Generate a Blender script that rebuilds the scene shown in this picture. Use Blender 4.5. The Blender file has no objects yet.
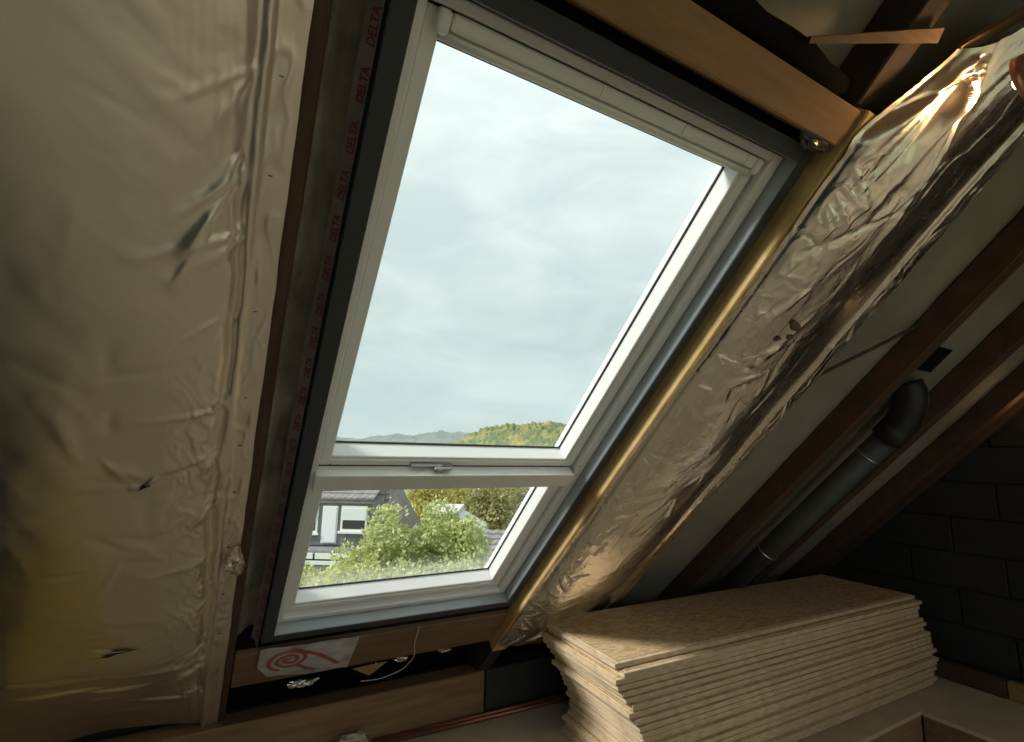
import bpy, bmesh, math, random
import numpy as np
from mathutils import Vector, Matrix, noise as mnoise

# ------------------------------------------------------------------ camera, sky, exposure
scene = bpy.context.scene
COL = scene.collection
EYE = Vector((0.0, 0.0, 1.40))
RIGHT = Vector((0.87454, -0.48451, 0.02049)).normalized()
FWD = Vector((0.47525, 0.86470, 0.16255)).normalized()
UPV = RIGHT.cross(FWD).normalized()
cam_data = bpy.data.cameras.new('camera')
cam_data.sensor_width = 36.0
cam_data.lens = 488.5 / 1024 * 36.0
cam_data.clip_start = 0.02
cam_data.clip_end = 5000
cam = bpy.data.objects.new('camera', cam_data)
COL.objects.link(cam)
cam.matrix_world = Matrix(((RIGHT.x, UPV.x, -FWD.x, EYE.x), (RIGHT.y, UPV.y, -FWD.y, EYE.y),
                           (RIGHT.z, UPV.z, -FWD.z, EYE.z), (0, 0, 0, 1)))
scene.camera = cam
scene.view_settings.view_transform = 'Standard'
scene.view_settings.look = 'None'
scene.view_settings.gamma = 1.0
scene.view_settings.use_curve_mapping = False
scene.view_settings.exposure = 0.0
scene.cycles.max_bounces = 10
scene.cycles.diffuse_bounces = 6
scene.cycles.glossy_bounces = 5
scene.cycles.transparent_max_bounces = 16
scene.cycles.sample_clamp_indirect = 4.0

SKY_STRENGTH = 1.0
world = bpy.data.worlds.new('sky')
scene.world = world
world.use_nodes = True


def build_sky():
    nt = world.node_tree
    nt.nodes.clear()
    N = nt.nodes.new
    L = nt.links.new
    out = N('ShaderNodeOutputWorld')
    bg = N('ShaderNodeBackground')
    tc = N('ShaderNodeTexCoord')
    sep = N('ShaderNodeSeparateXYZ')
    L(tc.outputs['Generated'], sep.inputs[0])
    # overcast gradient, brighter towards the zenith
    mr = N('ShaderNodeMapRange')
    mr.inputs['From Min'].default_value = 0.0
    mr.inputs['From Max'].default_value = 0.75
    L(sep.outputs['Z'], mr.inputs['Value'])
    grad = N('ShaderNodeValToRGB')
    e = grad.color_ramp.elements
    e[0].position = 0.0
    e[0].color = (0.70, 0.83, 0.83, 1)
    e[1].position = 1.0
    e[1].color = (1.06, 1.14, 1.12, 1)
    m = e.new(0.35)
    m.color = (0.70, 0.815, 0.81, 1)
    L(mr.outputs[0], grad.inputs[0])
    # streaky cloud layers
    mp = N('ShaderNodeMapping')
    mp.inputs['Scale'].default_value = (2.2, 2.2, 6.0)
    mp.inputs['Rotation'].default_value = (0.10, 0.0, 0.5)
    L(tc.outputs['Generated'], mp.inputs[0])
    nz = N('ShaderNodeTexNoise')
    nz.inputs['Scale'].default_value = 1.6
    nz.inputs['Detail'].default_value = 7
    nz.inputs['Roughness'].default_value = 0.55
    nz.inputs['Distortion'].default_value = 0.4
    L(mp.outputs[0], nz.inputs['Vector'])
    cr = N('ShaderNodeValToRGB')
    ce = cr.color_ramp.elements
    ce[0].position = 0.34
    ce[0].color = (0.88, 0.905, 0.915, 1)
    ce[1].position = 0.66
    ce[1].color = (1.13, 1.10, 1.09, 1)
    L(nz.outputs['Fac'], cr.inputs[0])
    mx = N('ShaderNodeMix')
    mx.data_type = 'RGBA'
    mx.blend_type = 'MULTIPLY'
    mx.inputs['Factor'].default_value = 1.0
    L(grad.outputs[0], mx.inputs['A'])
    L(cr.outputs[0], mx.inputs['B'])
    L(mx.outputs['Result'], bg.inputs['Color'])
    bg.inputs['Strength'].default_value = SKY_STRENGTH
    L(bg.outputs[0], out.inputs[0])


build_sky()

# veiled sun, low in the overcast to the left of the window
sun_d = bpy.data.lights.new('sun', 'SUN')
sun_d.energy = 4.2
sun_d.angle = math.radians(14)
sun_d.color = (1.0, 0.975, 0.93)
sun = bpy.data.objects.new('sun', sun_d)
COL.objects.link(sun)
sun.rotation_euler = Vector((-0.72, 0.12, 0.60)).to_track_quat('Z', 'Y').to_euler()

# ------------------------------------------------------------------ frames of reference
PITCH = math.radians(44.09)
SP, CP = math.sin(PITCH), math.cos(PITCH)
A_DIR = Vector((0.87473, -0.48461, 0))
B_DIR = Vector((0.48461, 0.87473, 0))


def RP(u, v, d):
    """point on the front roof slope: u along the eaves, v up the slope, d outwards"""
    return Vector((u, d * SP - v * CP, 1.40 + d * CP + v * SP))


def HP(a, b, z):
    """point in the garden: a to the right, b away from the house"""
    return A_DIR * a + B_DIR * b + Vector((0, 0, z))


rng = np.random.default_rng(7)
random.seed(11)


class Noise2:
    def __init__(self, seed, n=256):
        self.g = np.random.default_rng(seed).random((n, n)) * 2 - 1
        self.n = n

    def __call__(self, x, y):
        xi = np.floor(x).astype(int)
        yi = np.floor(y).astype(int)
        fx = x - xi
        fy = y - yi
        fx = fx * fx * (3 - 2 * fx)
        fy = fy * fy * (3 - 2 * fy)
        n = self.n
        g = self.g
        a = g[xi % n, yi % n]
        b = g[(xi + 1) % n, yi % n]
        c = g[xi % n, (yi + 1) % n]
        d = g[(xi + 1) % n, (yi + 1) % n]
        return (a * (1 - fx) + b * fx) * (1 - fy) + (c * (1 - fx) + d * fx) * fy


def fbm(nz, x, y, oct=4, gain=0.5):
    s = 0
    a = 1.0
    for i in range(oct):
        s = s + a * nz(x * 2 ** i + 17.3 * i, y * 2 ** i + 9.1 * i)
        a *= gain
    return s


def sstep(a, b, x):
    t = np.clip((x - a) / (b - a), 0, 1)
    return t * t * (3 - 2 * t)


# ------------------------------------------------------------------ materials
MATS = {}


class NT:
    def __init__(self, name):
        self.m = bpy.data.materials.new(name)
        self.m.use_nodes = True
        self.t = self.m.node_tree
        self.b = self.t.nodes['Principled BSDF']
        self.out = self.t.nodes['Material Output']

    def n(self, typ, **kw):
        o = self.t.nodes.new(typ)
        for k, v in kw.items():
            if k in o.inputs:
                o.inputs[k].default_value = v
            else:
                setattr(o, k, v)
        return o

    def l(self, a, b):
        self.t.links.new(a, b)


def material(name, color, rough=0.8, metal=0.0, color2=None, nscale=4.0, ndetail=4, stretch=(1, 1, 1),
             lo=0.35, hi=0.65, bump=0.0, bscale=30.0, spec=0.5, bdist=0.01, bstretch=None, color3=None):
    k = NT(name)
    b = k.b
    b.inputs['Base Color'].default_value = (*color, 1)
    b.inputs['Roughness'].default_value = rough
    b.inputs['Metallic'].default_value = metal
    b.inputs['Specular IOR Level'].default_value = spec
    tc = k.n('ShaderNodeTexCoord')
    if color2 is not None:
        mp = k.n('ShaderNodeMapping')
        mp.inputs['Scale'].default_value = stretch
        k.l(tc.outputs['Object'], mp.inputs[0])
        nz = k.n('ShaderNodeTexNoise', Scale=nscale, Detail=ndetail, Roughness=0.6)
        k.l(mp.outputs[0], nz.inputs['Vector'])
        cr = k.n('ShaderNodeValToRGB')
        e = cr.color_ramp.elements
        e[0].position = lo
        e[0].color = (*color, 1)
        e[1].position = hi
        e[1].color = (*color2, 1)
        if color3 is not None:
            m = e.new(0.5 * (lo + hi))
            m.color = (*color3, 1)
        k.l(nz.outputs['Fac'], cr.inputs[0])
        k.l(cr.outputs[0], b.inputs['Base Color'])
    if bump > 0:
        mp2 = k.n('ShaderNodeMapping')
        mp2.inputs['Scale'].default_value = bstretch or stretch
        k.l(tc.outputs['Object'], mp2.inputs[0])
        nz2 = k.n('ShaderNodeTexNoise', Scale=bscale, Detail=5)
        k.l(mp2.outputs[0], nz2.inputs['Vector'])
        bp = k.n('ShaderNodeBump', Strength=bump, Distance=bdist)
        k.l(nz2.outputs['Fac'], bp.inputs['Height'])
        k.l(bp.outputs[0], b.inputs['Normal'])
    MATS[name] = k.m
    return k.m


# wood whose grain runs along a chosen axis (object space = world axes)
def wood(name, c1, c2, axis, c3=None, rough=0.75):
    st = {'x': (1.2, 14, 14), 'slope': (14, 3.0, 3.0), 'y': (14, 1.2, 14)}[axis]
    return material(name, c1, rough, 0, c2, nscale=3.0, ndetail=6, stretch=st, lo=0.3, hi=0.72, bump=0.25,
                    bscale=6, bdist=0.004, color3=c3)


M_WHITE = material('window_white_pvc', (0.80, 0.785, 0.75), 0.32, 0, (0.83, 0.815, 0.78), nscale=3)
M_GASKET = material('gasket_black', (0.02, 0.02, 0.02), 0.6)
M_COLLAR = material('collar_grey', (0.36, 0.385, 0.40), 0.4, 0, (0.42, 0.445, 0.46), nscale=5)
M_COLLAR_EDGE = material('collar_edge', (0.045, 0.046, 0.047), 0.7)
M_BLACK = material('matte_black', (0.010, 0.010, 0.010), 0.95, spec=0.05, bump=0.4, bscale=60)  # also colours the sheets that stand in for shade at the eaves
M_HANDLE = material('handle_grey', (0.42, 0.40, 0.38), 0.35, 0.6)
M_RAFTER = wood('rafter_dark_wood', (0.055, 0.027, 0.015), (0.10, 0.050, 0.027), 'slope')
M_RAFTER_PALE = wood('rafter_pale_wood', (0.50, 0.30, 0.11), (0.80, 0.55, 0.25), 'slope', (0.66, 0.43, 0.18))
M_RAFTER_SHADE = wood('rafter_shade', (0.035, 0.022, 0.014), (0.06, 0.038, 0.024), 'slope')  # rafter wood with the shade of its unlit lengths put into the colour
M_BEAM = wood('beam_wood', (0.25, 0.140, 0.058), (0.36, 0.215, 0.095), 'x')
M_BEAM_DARK = wood('beam_dark_wood', (0.15, 0.085, 0.042), (0.25, 0.150, 0.075), 'x')
M_PLATE = wood('wall_plate_wood', (0.20, 0.115, 0.055), (0.33, 0.20, 0.10), 'x')
M_MEMB = material('underlay_membrane', (0.32, 0.285, 0.225), 0.75, 0, (0.235, 0.21, 0.165), nscale=2.2, ndetail=6,
                  bump=0.25, bscale=12, bdist=0.006)
M_MEMB_DIRTY = material('dusty_membrane', (0.34, 0.28, 0.22), 0.85, 0, (0.13, 0.108, 0.085), nscale=6, ndetail=8,
                        bump=0.4, bscale=40, bdist=0.004)
M_MEMB_TAPE = material('printed_membrane', (0.22, 0.17, 0.155), 0.8, 0, (0.14, 0.105, 0.095), nscale=9, ndetail=6)
M_MEMB_WHITE = material('white_membrane', (0.62, 0.58, 0.55), 0.7, 0, (0.36, 0.33, 0.31), nscale=11, ndetail=6)
M_RED = material('red_print', (0.15, 0.020, 0.020), 0.8)
M_RED2 = material('red_print_bright', (0.42, 0.10, 0.09), 0.8, 0, (0.33, 0.09, 0.08), nscale=30)
M_FLOOR = material('floor_chipboard', (0.58, 0.47, 0.335), 0.75, 0, (0.46, 0.37, 0.26), nscale=5, ndetail=8,
                   bump=0.1, bscale=80, bdist=0.002)
M_PLASTER = material('insulation_white', (0.62, 0.60, 0.56), 0.95, 0, (0.4, 0.38, 0.36), nscale=7, bump=0.6, bscale=25)
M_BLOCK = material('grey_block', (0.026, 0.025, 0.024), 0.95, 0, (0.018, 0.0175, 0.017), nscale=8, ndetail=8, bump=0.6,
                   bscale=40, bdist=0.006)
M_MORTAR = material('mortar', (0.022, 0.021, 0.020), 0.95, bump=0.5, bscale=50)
M_LINING = material('board_lining', (0.72, 0.54, 0.36), 0.85, 0, (0.64, 0.46, 0.30), nscale=2)
M_COPPER = material('copper_pipe', (0.40, 0.17, 0.10), 0.42, 0.75, (0.28, 0.11, 0.065), nscale=6, stretch=(0.5, 4, 4))
M_DUCT = material('duct_plastic', (0.06, 0.062, 0.06), 0.5, 0, (0.05, 0.052, 0.05), nscale=4)
M_DUCT_BLACK = material('duct_black', (0.012, 0.012, 0.012), 0.5)
M_PLASTIC = material('dark_plastic', (0.05, 0.05, 0.05), 0.25)
M_STEEL = material('steel', (0.55, 0.53, 0.50), 0.3, 1.0)
M_STRAP = material('strap', (0.05, 0.045, 0.036), 0.8)
M_STAIN = material('foil_stain', (0.13, 0.085, 0.05), 0.7)
M_TEAR = material('dark_tear', (0.02, 0.018, 0.015), 0.9)
M_PAPER = material('pale_scrap', (0.62, 0.56, 0.44), 0.85, 0, (0.5, 0.44, 0.34), nscale=12)
M_WOOL = material('mineral_wool', (0.66, 0.47, 0.10), 0.95, 0, (0.52, 0.36, 0.07), nscale=18, bump=0.8, bscale=60)
M_CARD = material('brown_card', (0.38, 0.25, 0.13), 0.85)
M_WIRE = material('white_wire', (0.6, 0.58, 0.52), 0.5)


def foil_material(name, col, rough, bump):
    k = NT(name)
    b = k.b
    b.inputs['Metallic'].default_value = 1.0
    b.inputs['Base Color'].default_value = (*col, 1)
    tc = k.n('ShaderNodeTexCoord')
    nz = k.n('ShaderNodeTexNoise', Scale=3.5, Detail=5, Roughness=0.6)
    k.l(tc.outputs['Object'], nz.inputs['Vector'])
    mr = k.n('ShaderNodeMapRange')
    mr.inputs['From Min'].default_value = 0.35
    mr.inputs['From Max'].default_value = 0.65
    mr.inputs['To Min'].default_value = rough - 0.05
    mr.inputs['To Max'].default_value = rough + 0.08
    k.l(nz.outputs['Fac'], mr.inputs['Value'])
    k.l(mr.outputs[0], b.inputs['Roughness'])
    nz2 = k.n('ShaderNodeTexNoise', Scale=55, Detail=4)
    k.l(tc.outputs['Object'], nz2.inputs['Vector'])
    bp = k.n('ShaderNodeBump', Strength=bump, Distance=0.002)
    k.l(nz2.outputs['Fac'], bp.inputs['Height'])
    k.l(bp.outputs[0], b.inputs['Normal'])
    return k.m


M_FOIL = foil_material('aluminium_foil', (0.93, 0.85, 0.74), 0.37, 0.10)
M_FOIL_SHINY = foil_material('aluminium_foil_shiny', (0.87, 0.79, 0.69), 0.27, 0.10)


def osb_material():
    k = NT('osb')
    b = k.b
    b.inputs['Roughness'].default_value = 0.7
    tc = k.n('ShaderNodeTexCoord')
    info = k.n('ShaderNodeObjectInfo')
    mp = k.n('ShaderNodeMapping')
    mp.inputs['Scale'].default_value = (32, 80, 1)
    off = k.n('ShaderNodeVectorMath', operation='SCALE')
    off.inputs[0].default_value = (13, 7, 5)
    k.l(info.outputs['Random'], off.inputs['Scale'])
    k.l(tc.outputs['Object'], mp.inputs[0])
    add = k.n('ShaderNodeVectorMath', operation='ADD')
    k.l(mp.outputs[0], add.inputs[0])
    k.l(off.outputs[0], add.inputs[1])
    wz = k.n('ShaderNodeTexNoise', Scale=0.35, Detail=3)
    k.l(add.outputs[0], wz.inputs['Vector'])
    sc = k.n('ShaderNodeVectorMath', operation='SCALE')
    sc.inputs['Scale'].default_value = 3.0
    k.l(wz.outputs['Color'], sc.inputs[0])
    add2 = k.n('ShaderNodeVectorMath', operation='ADD')
    k.l(add.outputs[0], add2.inputs[0])
    k.l(sc.outputs[0], add2.inputs[1])
    vo = k.n('ShaderNodeTexVoronoi', Scale=1.0)
    k.l(add2.outputs[0], vo.inputs['Vector'])
    cr = k.n('ShaderNodeValToRGB')
    e = cr.color_ramp.elements
    e[0].position = 0.05
    e[0].color = (0.46, 0.31, 0.16, 1)
    e[1].position = 0.95
    e[1].color = (0.70, 0.51, 0.30, 1)
    m = e.new(0.5)
    m.color = (0.58, 0.41, 0.225, 1)
    sp = k.n('ShaderNodeSeparateColor')
    k.l(vo.outputs['Color'], sp.inputs[0])
    k.l(sp.outputs[0], cr.inputs[0])
    # dark strand flecks
    nz = k.n('ShaderNodeTexNoise', Scale=1.6, Detail=3)
    k.l(add2.outputs[0], nz.inputs['Vector'])
    fr = k.n('ShaderNodeValToRGB')
    fe = fr.color_ramp.elements
    fe[0].position = 0.28
    fe[0].color = (0.55, 0.46, 0.36, 1)
    fe[1].position = 0.36
    fe[1].color = (1, 1, 1, 1)
    k.l(nz.outputs['Fac'], fr.inputs[0])
    mx = k.n('ShaderNodeMix', data_type='RGBA', blend_type='MULTIPLY')
    mx.inputs['Factor'].default_value = 1.0
    k.l(cr.outputs[0], mx.inputs['A'])
    k.l(fr.outputs[0], mx.inputs['B'])
    k.l(mx.outputs['Result'], b.inputs['Base Color'])
    return k.m


def osb_edge_material():
    k = NT('osb_edge')
    b = k.b
    b.inputs['Roughness'].default_value = 0.8
    tc = k.n('ShaderNodeTexCoord')
    mp = k.n('ShaderNodeMapping')
    mp.inputs['Scale'].default_value = (22, 22, 110)
    k.l(tc.outputs['Object'], mp.inputs[0])
    nz = k.n('ShaderNodeTexNoise', Scale=1.0, Detail=6, Roughness=0.65)
    k.l(mp.outputs[0], nz.inputs['Vector'])
    cr = k.n('ShaderNodeValToRGB')
    e = cr.color_ramp.elements
    e[0].position = 0.32
    e[0].color = (0.50, 0.355, 0.21, 1)
    e[1].position = 0.68
    e[1].color = (0.76, 0.59, 0.39, 1)
    k.l(nz.outputs['Fac'], cr.inputs[0])
    k.l(cr.outputs[0], b.inputs['Base Color'])
    return k.m


M_OSB = osb_material()
M_OSB_EDGE = osb_edge_material()


def glass_material(name, dirt_lo, dirt_hi, axis_amount):
    """clear pane; dried dirt thickens towards the pane's lower edge (object z)"""
    k = NT(name)
    k.t.nodes.remove(k.b)
    tr = k.n('ShaderNodeBsdfTransparent')
    tr.inputs['Color'].default_value = (0.95, 0.975, 0.97, 1)
    gl = k.n('ShaderNodeBsdfGlossy', Roughness=0.02)
    fr = k.n('ShaderNodeFresnel', IOR=1.35)
    mx = k.n('ShaderNodeMixShader')
    geo = k.n('ShaderNodeNewGeometry')
    inv = k.n('ShaderNodeMath', operation='SUBTRACT')
    inv.inputs[0].default_value = 1.0
    k.l(geo.outputs['Backfacing'], inv.inputs[1])
    fm = k.n('ShaderNodeMath', operation='MULTIPLY')
    k.l(fr.outputs[0], fm.inputs[0])
    k.l(inv.outputs[0], fm.inputs[1])
    k.l(fm.outputs[0], mx.inputs[0])
    k.l(tr.outputs[0], mx.inputs[1])
    k.l(gl.outputs[0], mx.inputs[2])
    # dirt film
    tc = k.n('ShaderNodeTexCoord')
    sep = k.n('ShaderNodeSeparateXYZ')
    k.l(tc.outputs['Object'], sep.inputs[0])
    mr = k.n('ShaderNodeMapRange')
    mr.inputs['From Min'].default_value = dirt_lo
    mr.inputs['From Max'].default_value = dirt_hi
    mr.inputs['To Min'].default_value = 1.0
    mr.inputs['To Max'].default_value = 0.0
    k.l(sep.outputs['Z'], mr.inputs['Value'])
    nz = k.n('ShaderNodeTexNoise', Scale=38, Detail=6, Roughness=0.7)
    k.l(tc.outputs['Object'], nz.inputs['Vector'])
    mr2 = k.n('ShaderNodeMapRange')
    mr2.inputs['From Min'].default_value = 0.3
    mr2.inputs['From Max'].default_value = 0.75
    k.l(nz.outputs['Fac'], mr2.inputs['Value'])
    pw = k.n('ShaderNodeMath', operation='POWER')
    pw.inputs[1].default_value = 1.6
    k.l(mr.outputs[0], pw.inputs[0])
    ml = k.n('ShaderNodeMath', operation='MULTIPLY')
    k.l(pw.outputs[0], ml.inputs[0])
    ad = k.n('ShaderNodeMath', operation='ADD')
    ad.inputs[1].default_value = 0.55
    k.l(mr2.outputs[0], ad.inputs[0])
    k.l(ad.outputs[0], ml.inputs[1])
    ml2 = k.n('ShaderNodeMath', operation='MULTIPLY')
    ml2.inputs[1].default_value = axis_amount
    ml2.use_clamp = True
    k.l(ml.outputs[0], ml2.inputs[0])
    tl = k.n('ShaderNodeBsdfTranslucent')
    tl.inputs['Color'].default_value = (0.80, 0.82, 0.80, 1)
    mx2 = k.n('ShaderNodeMixShader')
    k.l(ml2.outputs[0], mx2.inputs[0])
    k.l(mx.outputs[0], mx2.inputs[1])
    k.l(tl.outputs[0], mx2.inputs[2])
    k.l(mx2.outputs[0], k.out.inputs['Surface'])
    return k.m


M_GLASS = glass_material('glass_upper', 0.0, 0.05, 0.08)
M_GLASS_LOW = glass_material('glass_lower', 0.0, 0.15, 0.20)

# outside
M_GRASS = material('lawn', (0.20, 0.23, 0.12), 0.95, 0, (0.26, 0.28, 0.16), nscale=0.7, ndetail=8)
M_SLATE = material('slate_cladding', (0.17, 0.17, 0.175), 0.7, 0, (0.24, 0.24, 0.24), nscale=3)
M_TILE = material('roof_tile_dark', (0.20, 0.185, 0.18), 0.75, 0, (0.30, 0.275, 0.26), nscale=2.5)
M_SHUTTER = material('white_shutter', (0.80, 0.82, 0.82), 0.5)
M_HWHITE = material('house_white', (0.78, 0.78, 0.76), 0.6)
M_PANE = material('house_pane', (0.03, 0.035, 0.04), 0.08, 0, spec=0.8)
M_RENDER = material('house_render', (0.55, 0.52, 0.47), 0.9)
M_BRICK = material('house_base_brick', (0.20, 0.13, 0.10), 0.9)
M_SHED = material('shed_dark', (0.12, 0.13, 0.15), 0.8)
M_SHED_ROOF = material('shed_roof_light', (0.62, 0.62, 0.62), 0.6)
M_BARK = material('bark', (0.10, 0.075, 0.05), 0.9)


def leaf_material(name, c1, c2, c3=None):
    k = NT(name)
    k.b.inputs['Roughness'].default_value = 0.55
    geo = k.n('ShaderNodeNewGeometry')
    cr = k.n('ShaderNodeValToRGB')
    e = cr.color_ramp.elements
    e[0].color = (*c1, 1)
    e[1].color = (*c2, 1)
    if c3:
        m = e.new(0.55)
        m.color = (*c3, 1)
    k.l(geo.outputs['Random Per Island'], cr.inputs[0])
    k.l(cr.outputs[0], k.b.inputs['Base Color'])
    tl = k.n('ShaderNodeBsdfTranslucent')
    k.l(cr.outputs[0], tl.inputs['Color'])
    mx = k.n('ShaderNodeMixShader')
    mx.inputs[0].default_value = 0.4
    k.l(k.b.outputs[0], mx.inputs[1])
    k.l(tl.outputs[0], mx.inputs[2])
    k.l(mx.outputs[0], k.out.inputs['Surface'])
    return k.m


M_LEAF_GREEN = leaf_material('leaf_green', (0.36, 0.44, 0.15), (0.80, 0.76, 0.44), (0.55, 0.59, 0.24))
M_LEAF_HEDGE = leaf_material('leaf_hedge', (0.46, 0.50, 0.16), (0.78, 0.72, 0.30), (0.58, 0.60, 0.22))
M_LEAF_YELLOW = leaf_material('leaf_yellow', (0.50, 0.47, 0.16), (0.80, 0.66, 0.22), (0.62, 0.58, 0.22))
M_LEAF_OLIVE = leaf_material('leaf_olive', (0.32, 0.34, 0.15), (0.58, 0.50, 0.25), (0.45, 0.44, 0.19))
M_HILL_FAR = material('hill_far_forest', (0.10, 0.14, 0.11), 0.95, 0, (0.20, 0.22, 0.17), nscale=0.06, ndetail=6)
M_HILL_NEAR = material('hill_near_forest', (0.13, 0.165, 0.075), 0.95, 0, (0.33, 0.28, 0.10), nscale=0.09, ndetail=6,
                       lo=0.42, hi=0.66)


# ------------------------------------------------------------------ mesh helpers
def mk(name, verts, faces, mat, parent=None, smooth=False, origin=None, label=None, cat=None, group=None, kind=None,
       recalc=True, mats=None, fmat=None):
    V = np.asarray([tuple(v) for v in verts], dtype=float) if not isinstance(verts, np.ndarray) else verts
    if origin is None:
        mn = V.min(0)
        mxx = V.max(0)
        origin = Vector(((mn[0] + mxx[0]) / 2, (mn[1] + mxx[1]) / 2, mn[2]))
    o3 = np.array(tuple(origin))
    me = bpy.data.meshes.new(name)
    me.from_pydata((V - o3).tolist(), [], [tuple(int(i) for i in f) for f in faces])
    if recalc:
        bm = bmesh.new()
        bm.from_mesh(me)
        bmesh.ops.recalc_face_normals(bm, faces=bm.faces[:])
        bm.to_mesh(me)
        bm.free()
    if mats:
        for m in mats:
            me.materials.append(m)
        if fmat is not None:
            me.polygons.foreach_set('material_index', fmat)
    else:
        me.materials.append(mat)
    if smooth:
        me.polygons.foreach_set('use_smooth', [True] * len(me.polygons))
    me.update()
    ob = bpy.data.objects.new(name, me)
    COL.objects.link(ob)
    place(ob, Vector(origin), parent)
    tag(ob, label, cat, group, kind)
    return ob


def place(ob, loc, parent=None):
    if parent is not None:
        ob.parent = parent
        p = Vector((0, 0, 0))
        q = parent
        while q is not None:
            p = p + q.location
            q = q.parent
        ob.location = loc - p
    else:
        ob.location = loc


def tag(o, label=None, cat=None, group=None, kind=None):
    if label:
        o['label'] = label
    if cat:
        o['category'] = cat
    if group:
        o['group'] = group
    if kind:
        o['kind'] = kind


def empty(name, loc, label=None, cat=None, group=None, kind=None):
    o = bpy.data.objects.new(name, None)
    o.empty_display_size = 0.1
    COL.objects.link(o)
    o.location = loc
    tag(o, label, cat, group, kind)
    return o


def box_geo(f, a0, a1, b0, b1, c0, c1, bevel=0.0, seg=1):
    """box between coordinate bounds mapped by f -> verts, faces"""
    bm = bmesh.new()
    vs = [bm.verts.new((a, b, c)) for a in (a0, a1) for b in (b0, b1) for c in (c0, c1)]
    for q in ((0, 1, 3, 2), (4, 6, 7, 5), (0, 4, 5, 1), (2, 3, 7, 6), (0, 2, 6, 4), (1, 5, 7, 3)):
        bm.faces.new([vs[i] for i in q])
    if bevel > 0:
        bmesh.ops.bevel(bm, geom=bm.edges[:], offset=bevel, segments=seg, affect='EDGES', profile=0.5)
    bm.verts.index_update()
    V = [f(*v.co) for v in bm.verts]
    F = [[v.index for v in fa.verts] for fa in bm.faces]
    bm.free()
    return V, F


def XYZ(x, y, z):
    return Vector((x, y, z))


def rbox(name, u0, u1, v0, v1, d0, d1, mat, parent=None, bevel=0.003, seg=1, **kw):
    V, F = box_geo(RP, u0, u1, v0, v1, d0, d1, bevel, seg)
    return mk(name, V, F, mat, parent, **kw)


def wbox(name, x0, x1, y0, y1, z0, z1, mat, parent=None, bevel=0.003, seg=1, **kw):
    V, F = box_geo(XYZ, x0, x1, y0, y1, z0, z1, bevel, seg)
    return mk(name, V, F, mat, parent, **kw)


def hbox(name, a0, a1, b0, b1, z0, z1, mat, parent=None, bevel=0.0, **kw):
    V, F = box_geo(HP, a0, a1, b0, b1, z0, z1, bevel)
    return mk(name, V, F, mat, parent, **kw)


def join(parts):
    V = []
    F = []
    for v, f in parts:
        n = len(V)
        V += list(v)
        F += [[i + n for i in q] for q in f]
    return V, F


def tube_geo(path, r, n=12, caps=True):
    path = [Vector(p) for p in path]
    V = []
    F = []
    prev = None
    for i, p in enumerate(path):
        if i == 0:
            t = path[1] - p
        elif i == len(path) - 1:
            t = p - path[i - 1]
        else:
            t = path[i + 1] - path[i - 1]
        t.normalize()
        if prev is None:
            ref = Vector((0, 0, 1)) if abs(t.z) < 0.9 else Vector((1, 0, 0))
            x = t.cross(ref).normalized()
        else:
            x = (prev - t * prev.dot(t)).normalized()
        prev = x
        y = t.cross(x)
        rr = r[i] if hasattr(r, '__len__') else r
        for k in range(n):
            a = 2 * math.pi * k / n
            V.append(p + x * math.cos(a) * rr + y * math.sin(a) * rr)
        if i > 0:
            b0 = (i - 1) * n
            b1 = i * n
            for k in range(n):
                F.append((b0 + k, b0 + (k + 1) % n, b1 + (k + 1) % n, b1 + k))
    if caps:
        F.append(tuple(range(n))[::-1])
        F.append(tuple(range((len(path) - 1) * n, len(path) * n)))
    return V, F


def grid_sheet(us, vs, dfun, f=RP, thick=0.0):
    """sheet over u x v with depth array; returns verts array and faces"""
    U, W = np.meshgrid(us, vs, indexing='ij')
    D = dfun(U, W)
    return grid_from(U, W, D, f)


def grid_from(U, W, D, f=None, keep=None):
    x = U
    y = D * SP - W * CP
    z = 1.40 + D * CP + W * SP
    V = np.stack([x, y, z], -1).reshape(-1, 3)
    nu, nv = U.shape
    idx = np.arange(nu * nv).reshape(nu, nv)
    F = np.stack([idx[:-1, :-1], idx[1:, :-1], idx[1:, 1:], idx[:-1, 1:]], -1)
    if keep is not None:
        F = F[keep]
    return V, F.reshape(-1, 4)


# ------------------------------------------------------------------ the room shell
X_L, X_R = -1.75, 4.25
RIDGE_Y = -0.12
D_M = 1.115          # membrane plane


def slope_ceiling():
    us = np.linspace(X_L, X_R, 241)
    vtop = (D_M * SP - RIDGE_Y) / CP
    vs = np.linspace(-3.15, vtop, 190)
    U, W = np.meshgrid(us, vs, indexing='ij')
    n1 = Noise2(3)
    D = D_M + 0.006 * fbm(n1, U * 2.2, W * 2.0, 3) + 0.0035 * fbm(n1, U * 3.0 + 40, W * 14, 3)
    D = np.maximum(D, D_M - 0.002) + 0.0
    cu = (us[:-1] + us[1:]) / 2
    cv = (vs[:-1] + vs[1:]) / 2
    CU, CV = np.meshgrid(cu, cv, indexing='ij')
    keep = ~((CU > 0.155) & (CU < 1.235) & (CV > -2.11) & (CV < 0.09))
    V, F = grid_from(U, W, D, keep=keep)
    c = mk('ceiling', V, F, M_MEMB, smooth=True, kind='structure', recalc=False)
    # roof deck with a hole the size of the window frame
    u0, u1, v0, v1 = 0.185, 1.205, -2.095, 0.05
    parts = [box_geo(RP, X_L - .1, u0, -3.25, vtop, 1.14, 1.20), box_geo(RP, u1, X_R + .1, -3.25, vtop, 1.14, 1.20),
             box_geo(RP, u0, u1, -3.25, v0, 1.14, 1.20), box_geo(RP, u0, u1, v1, vtop, 1.14, 1.20)]
    V, F = join(parts)
    mk('roof_deck', V, F, M_BLACK, parent=c)
    return c


slope_ceiling()


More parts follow.
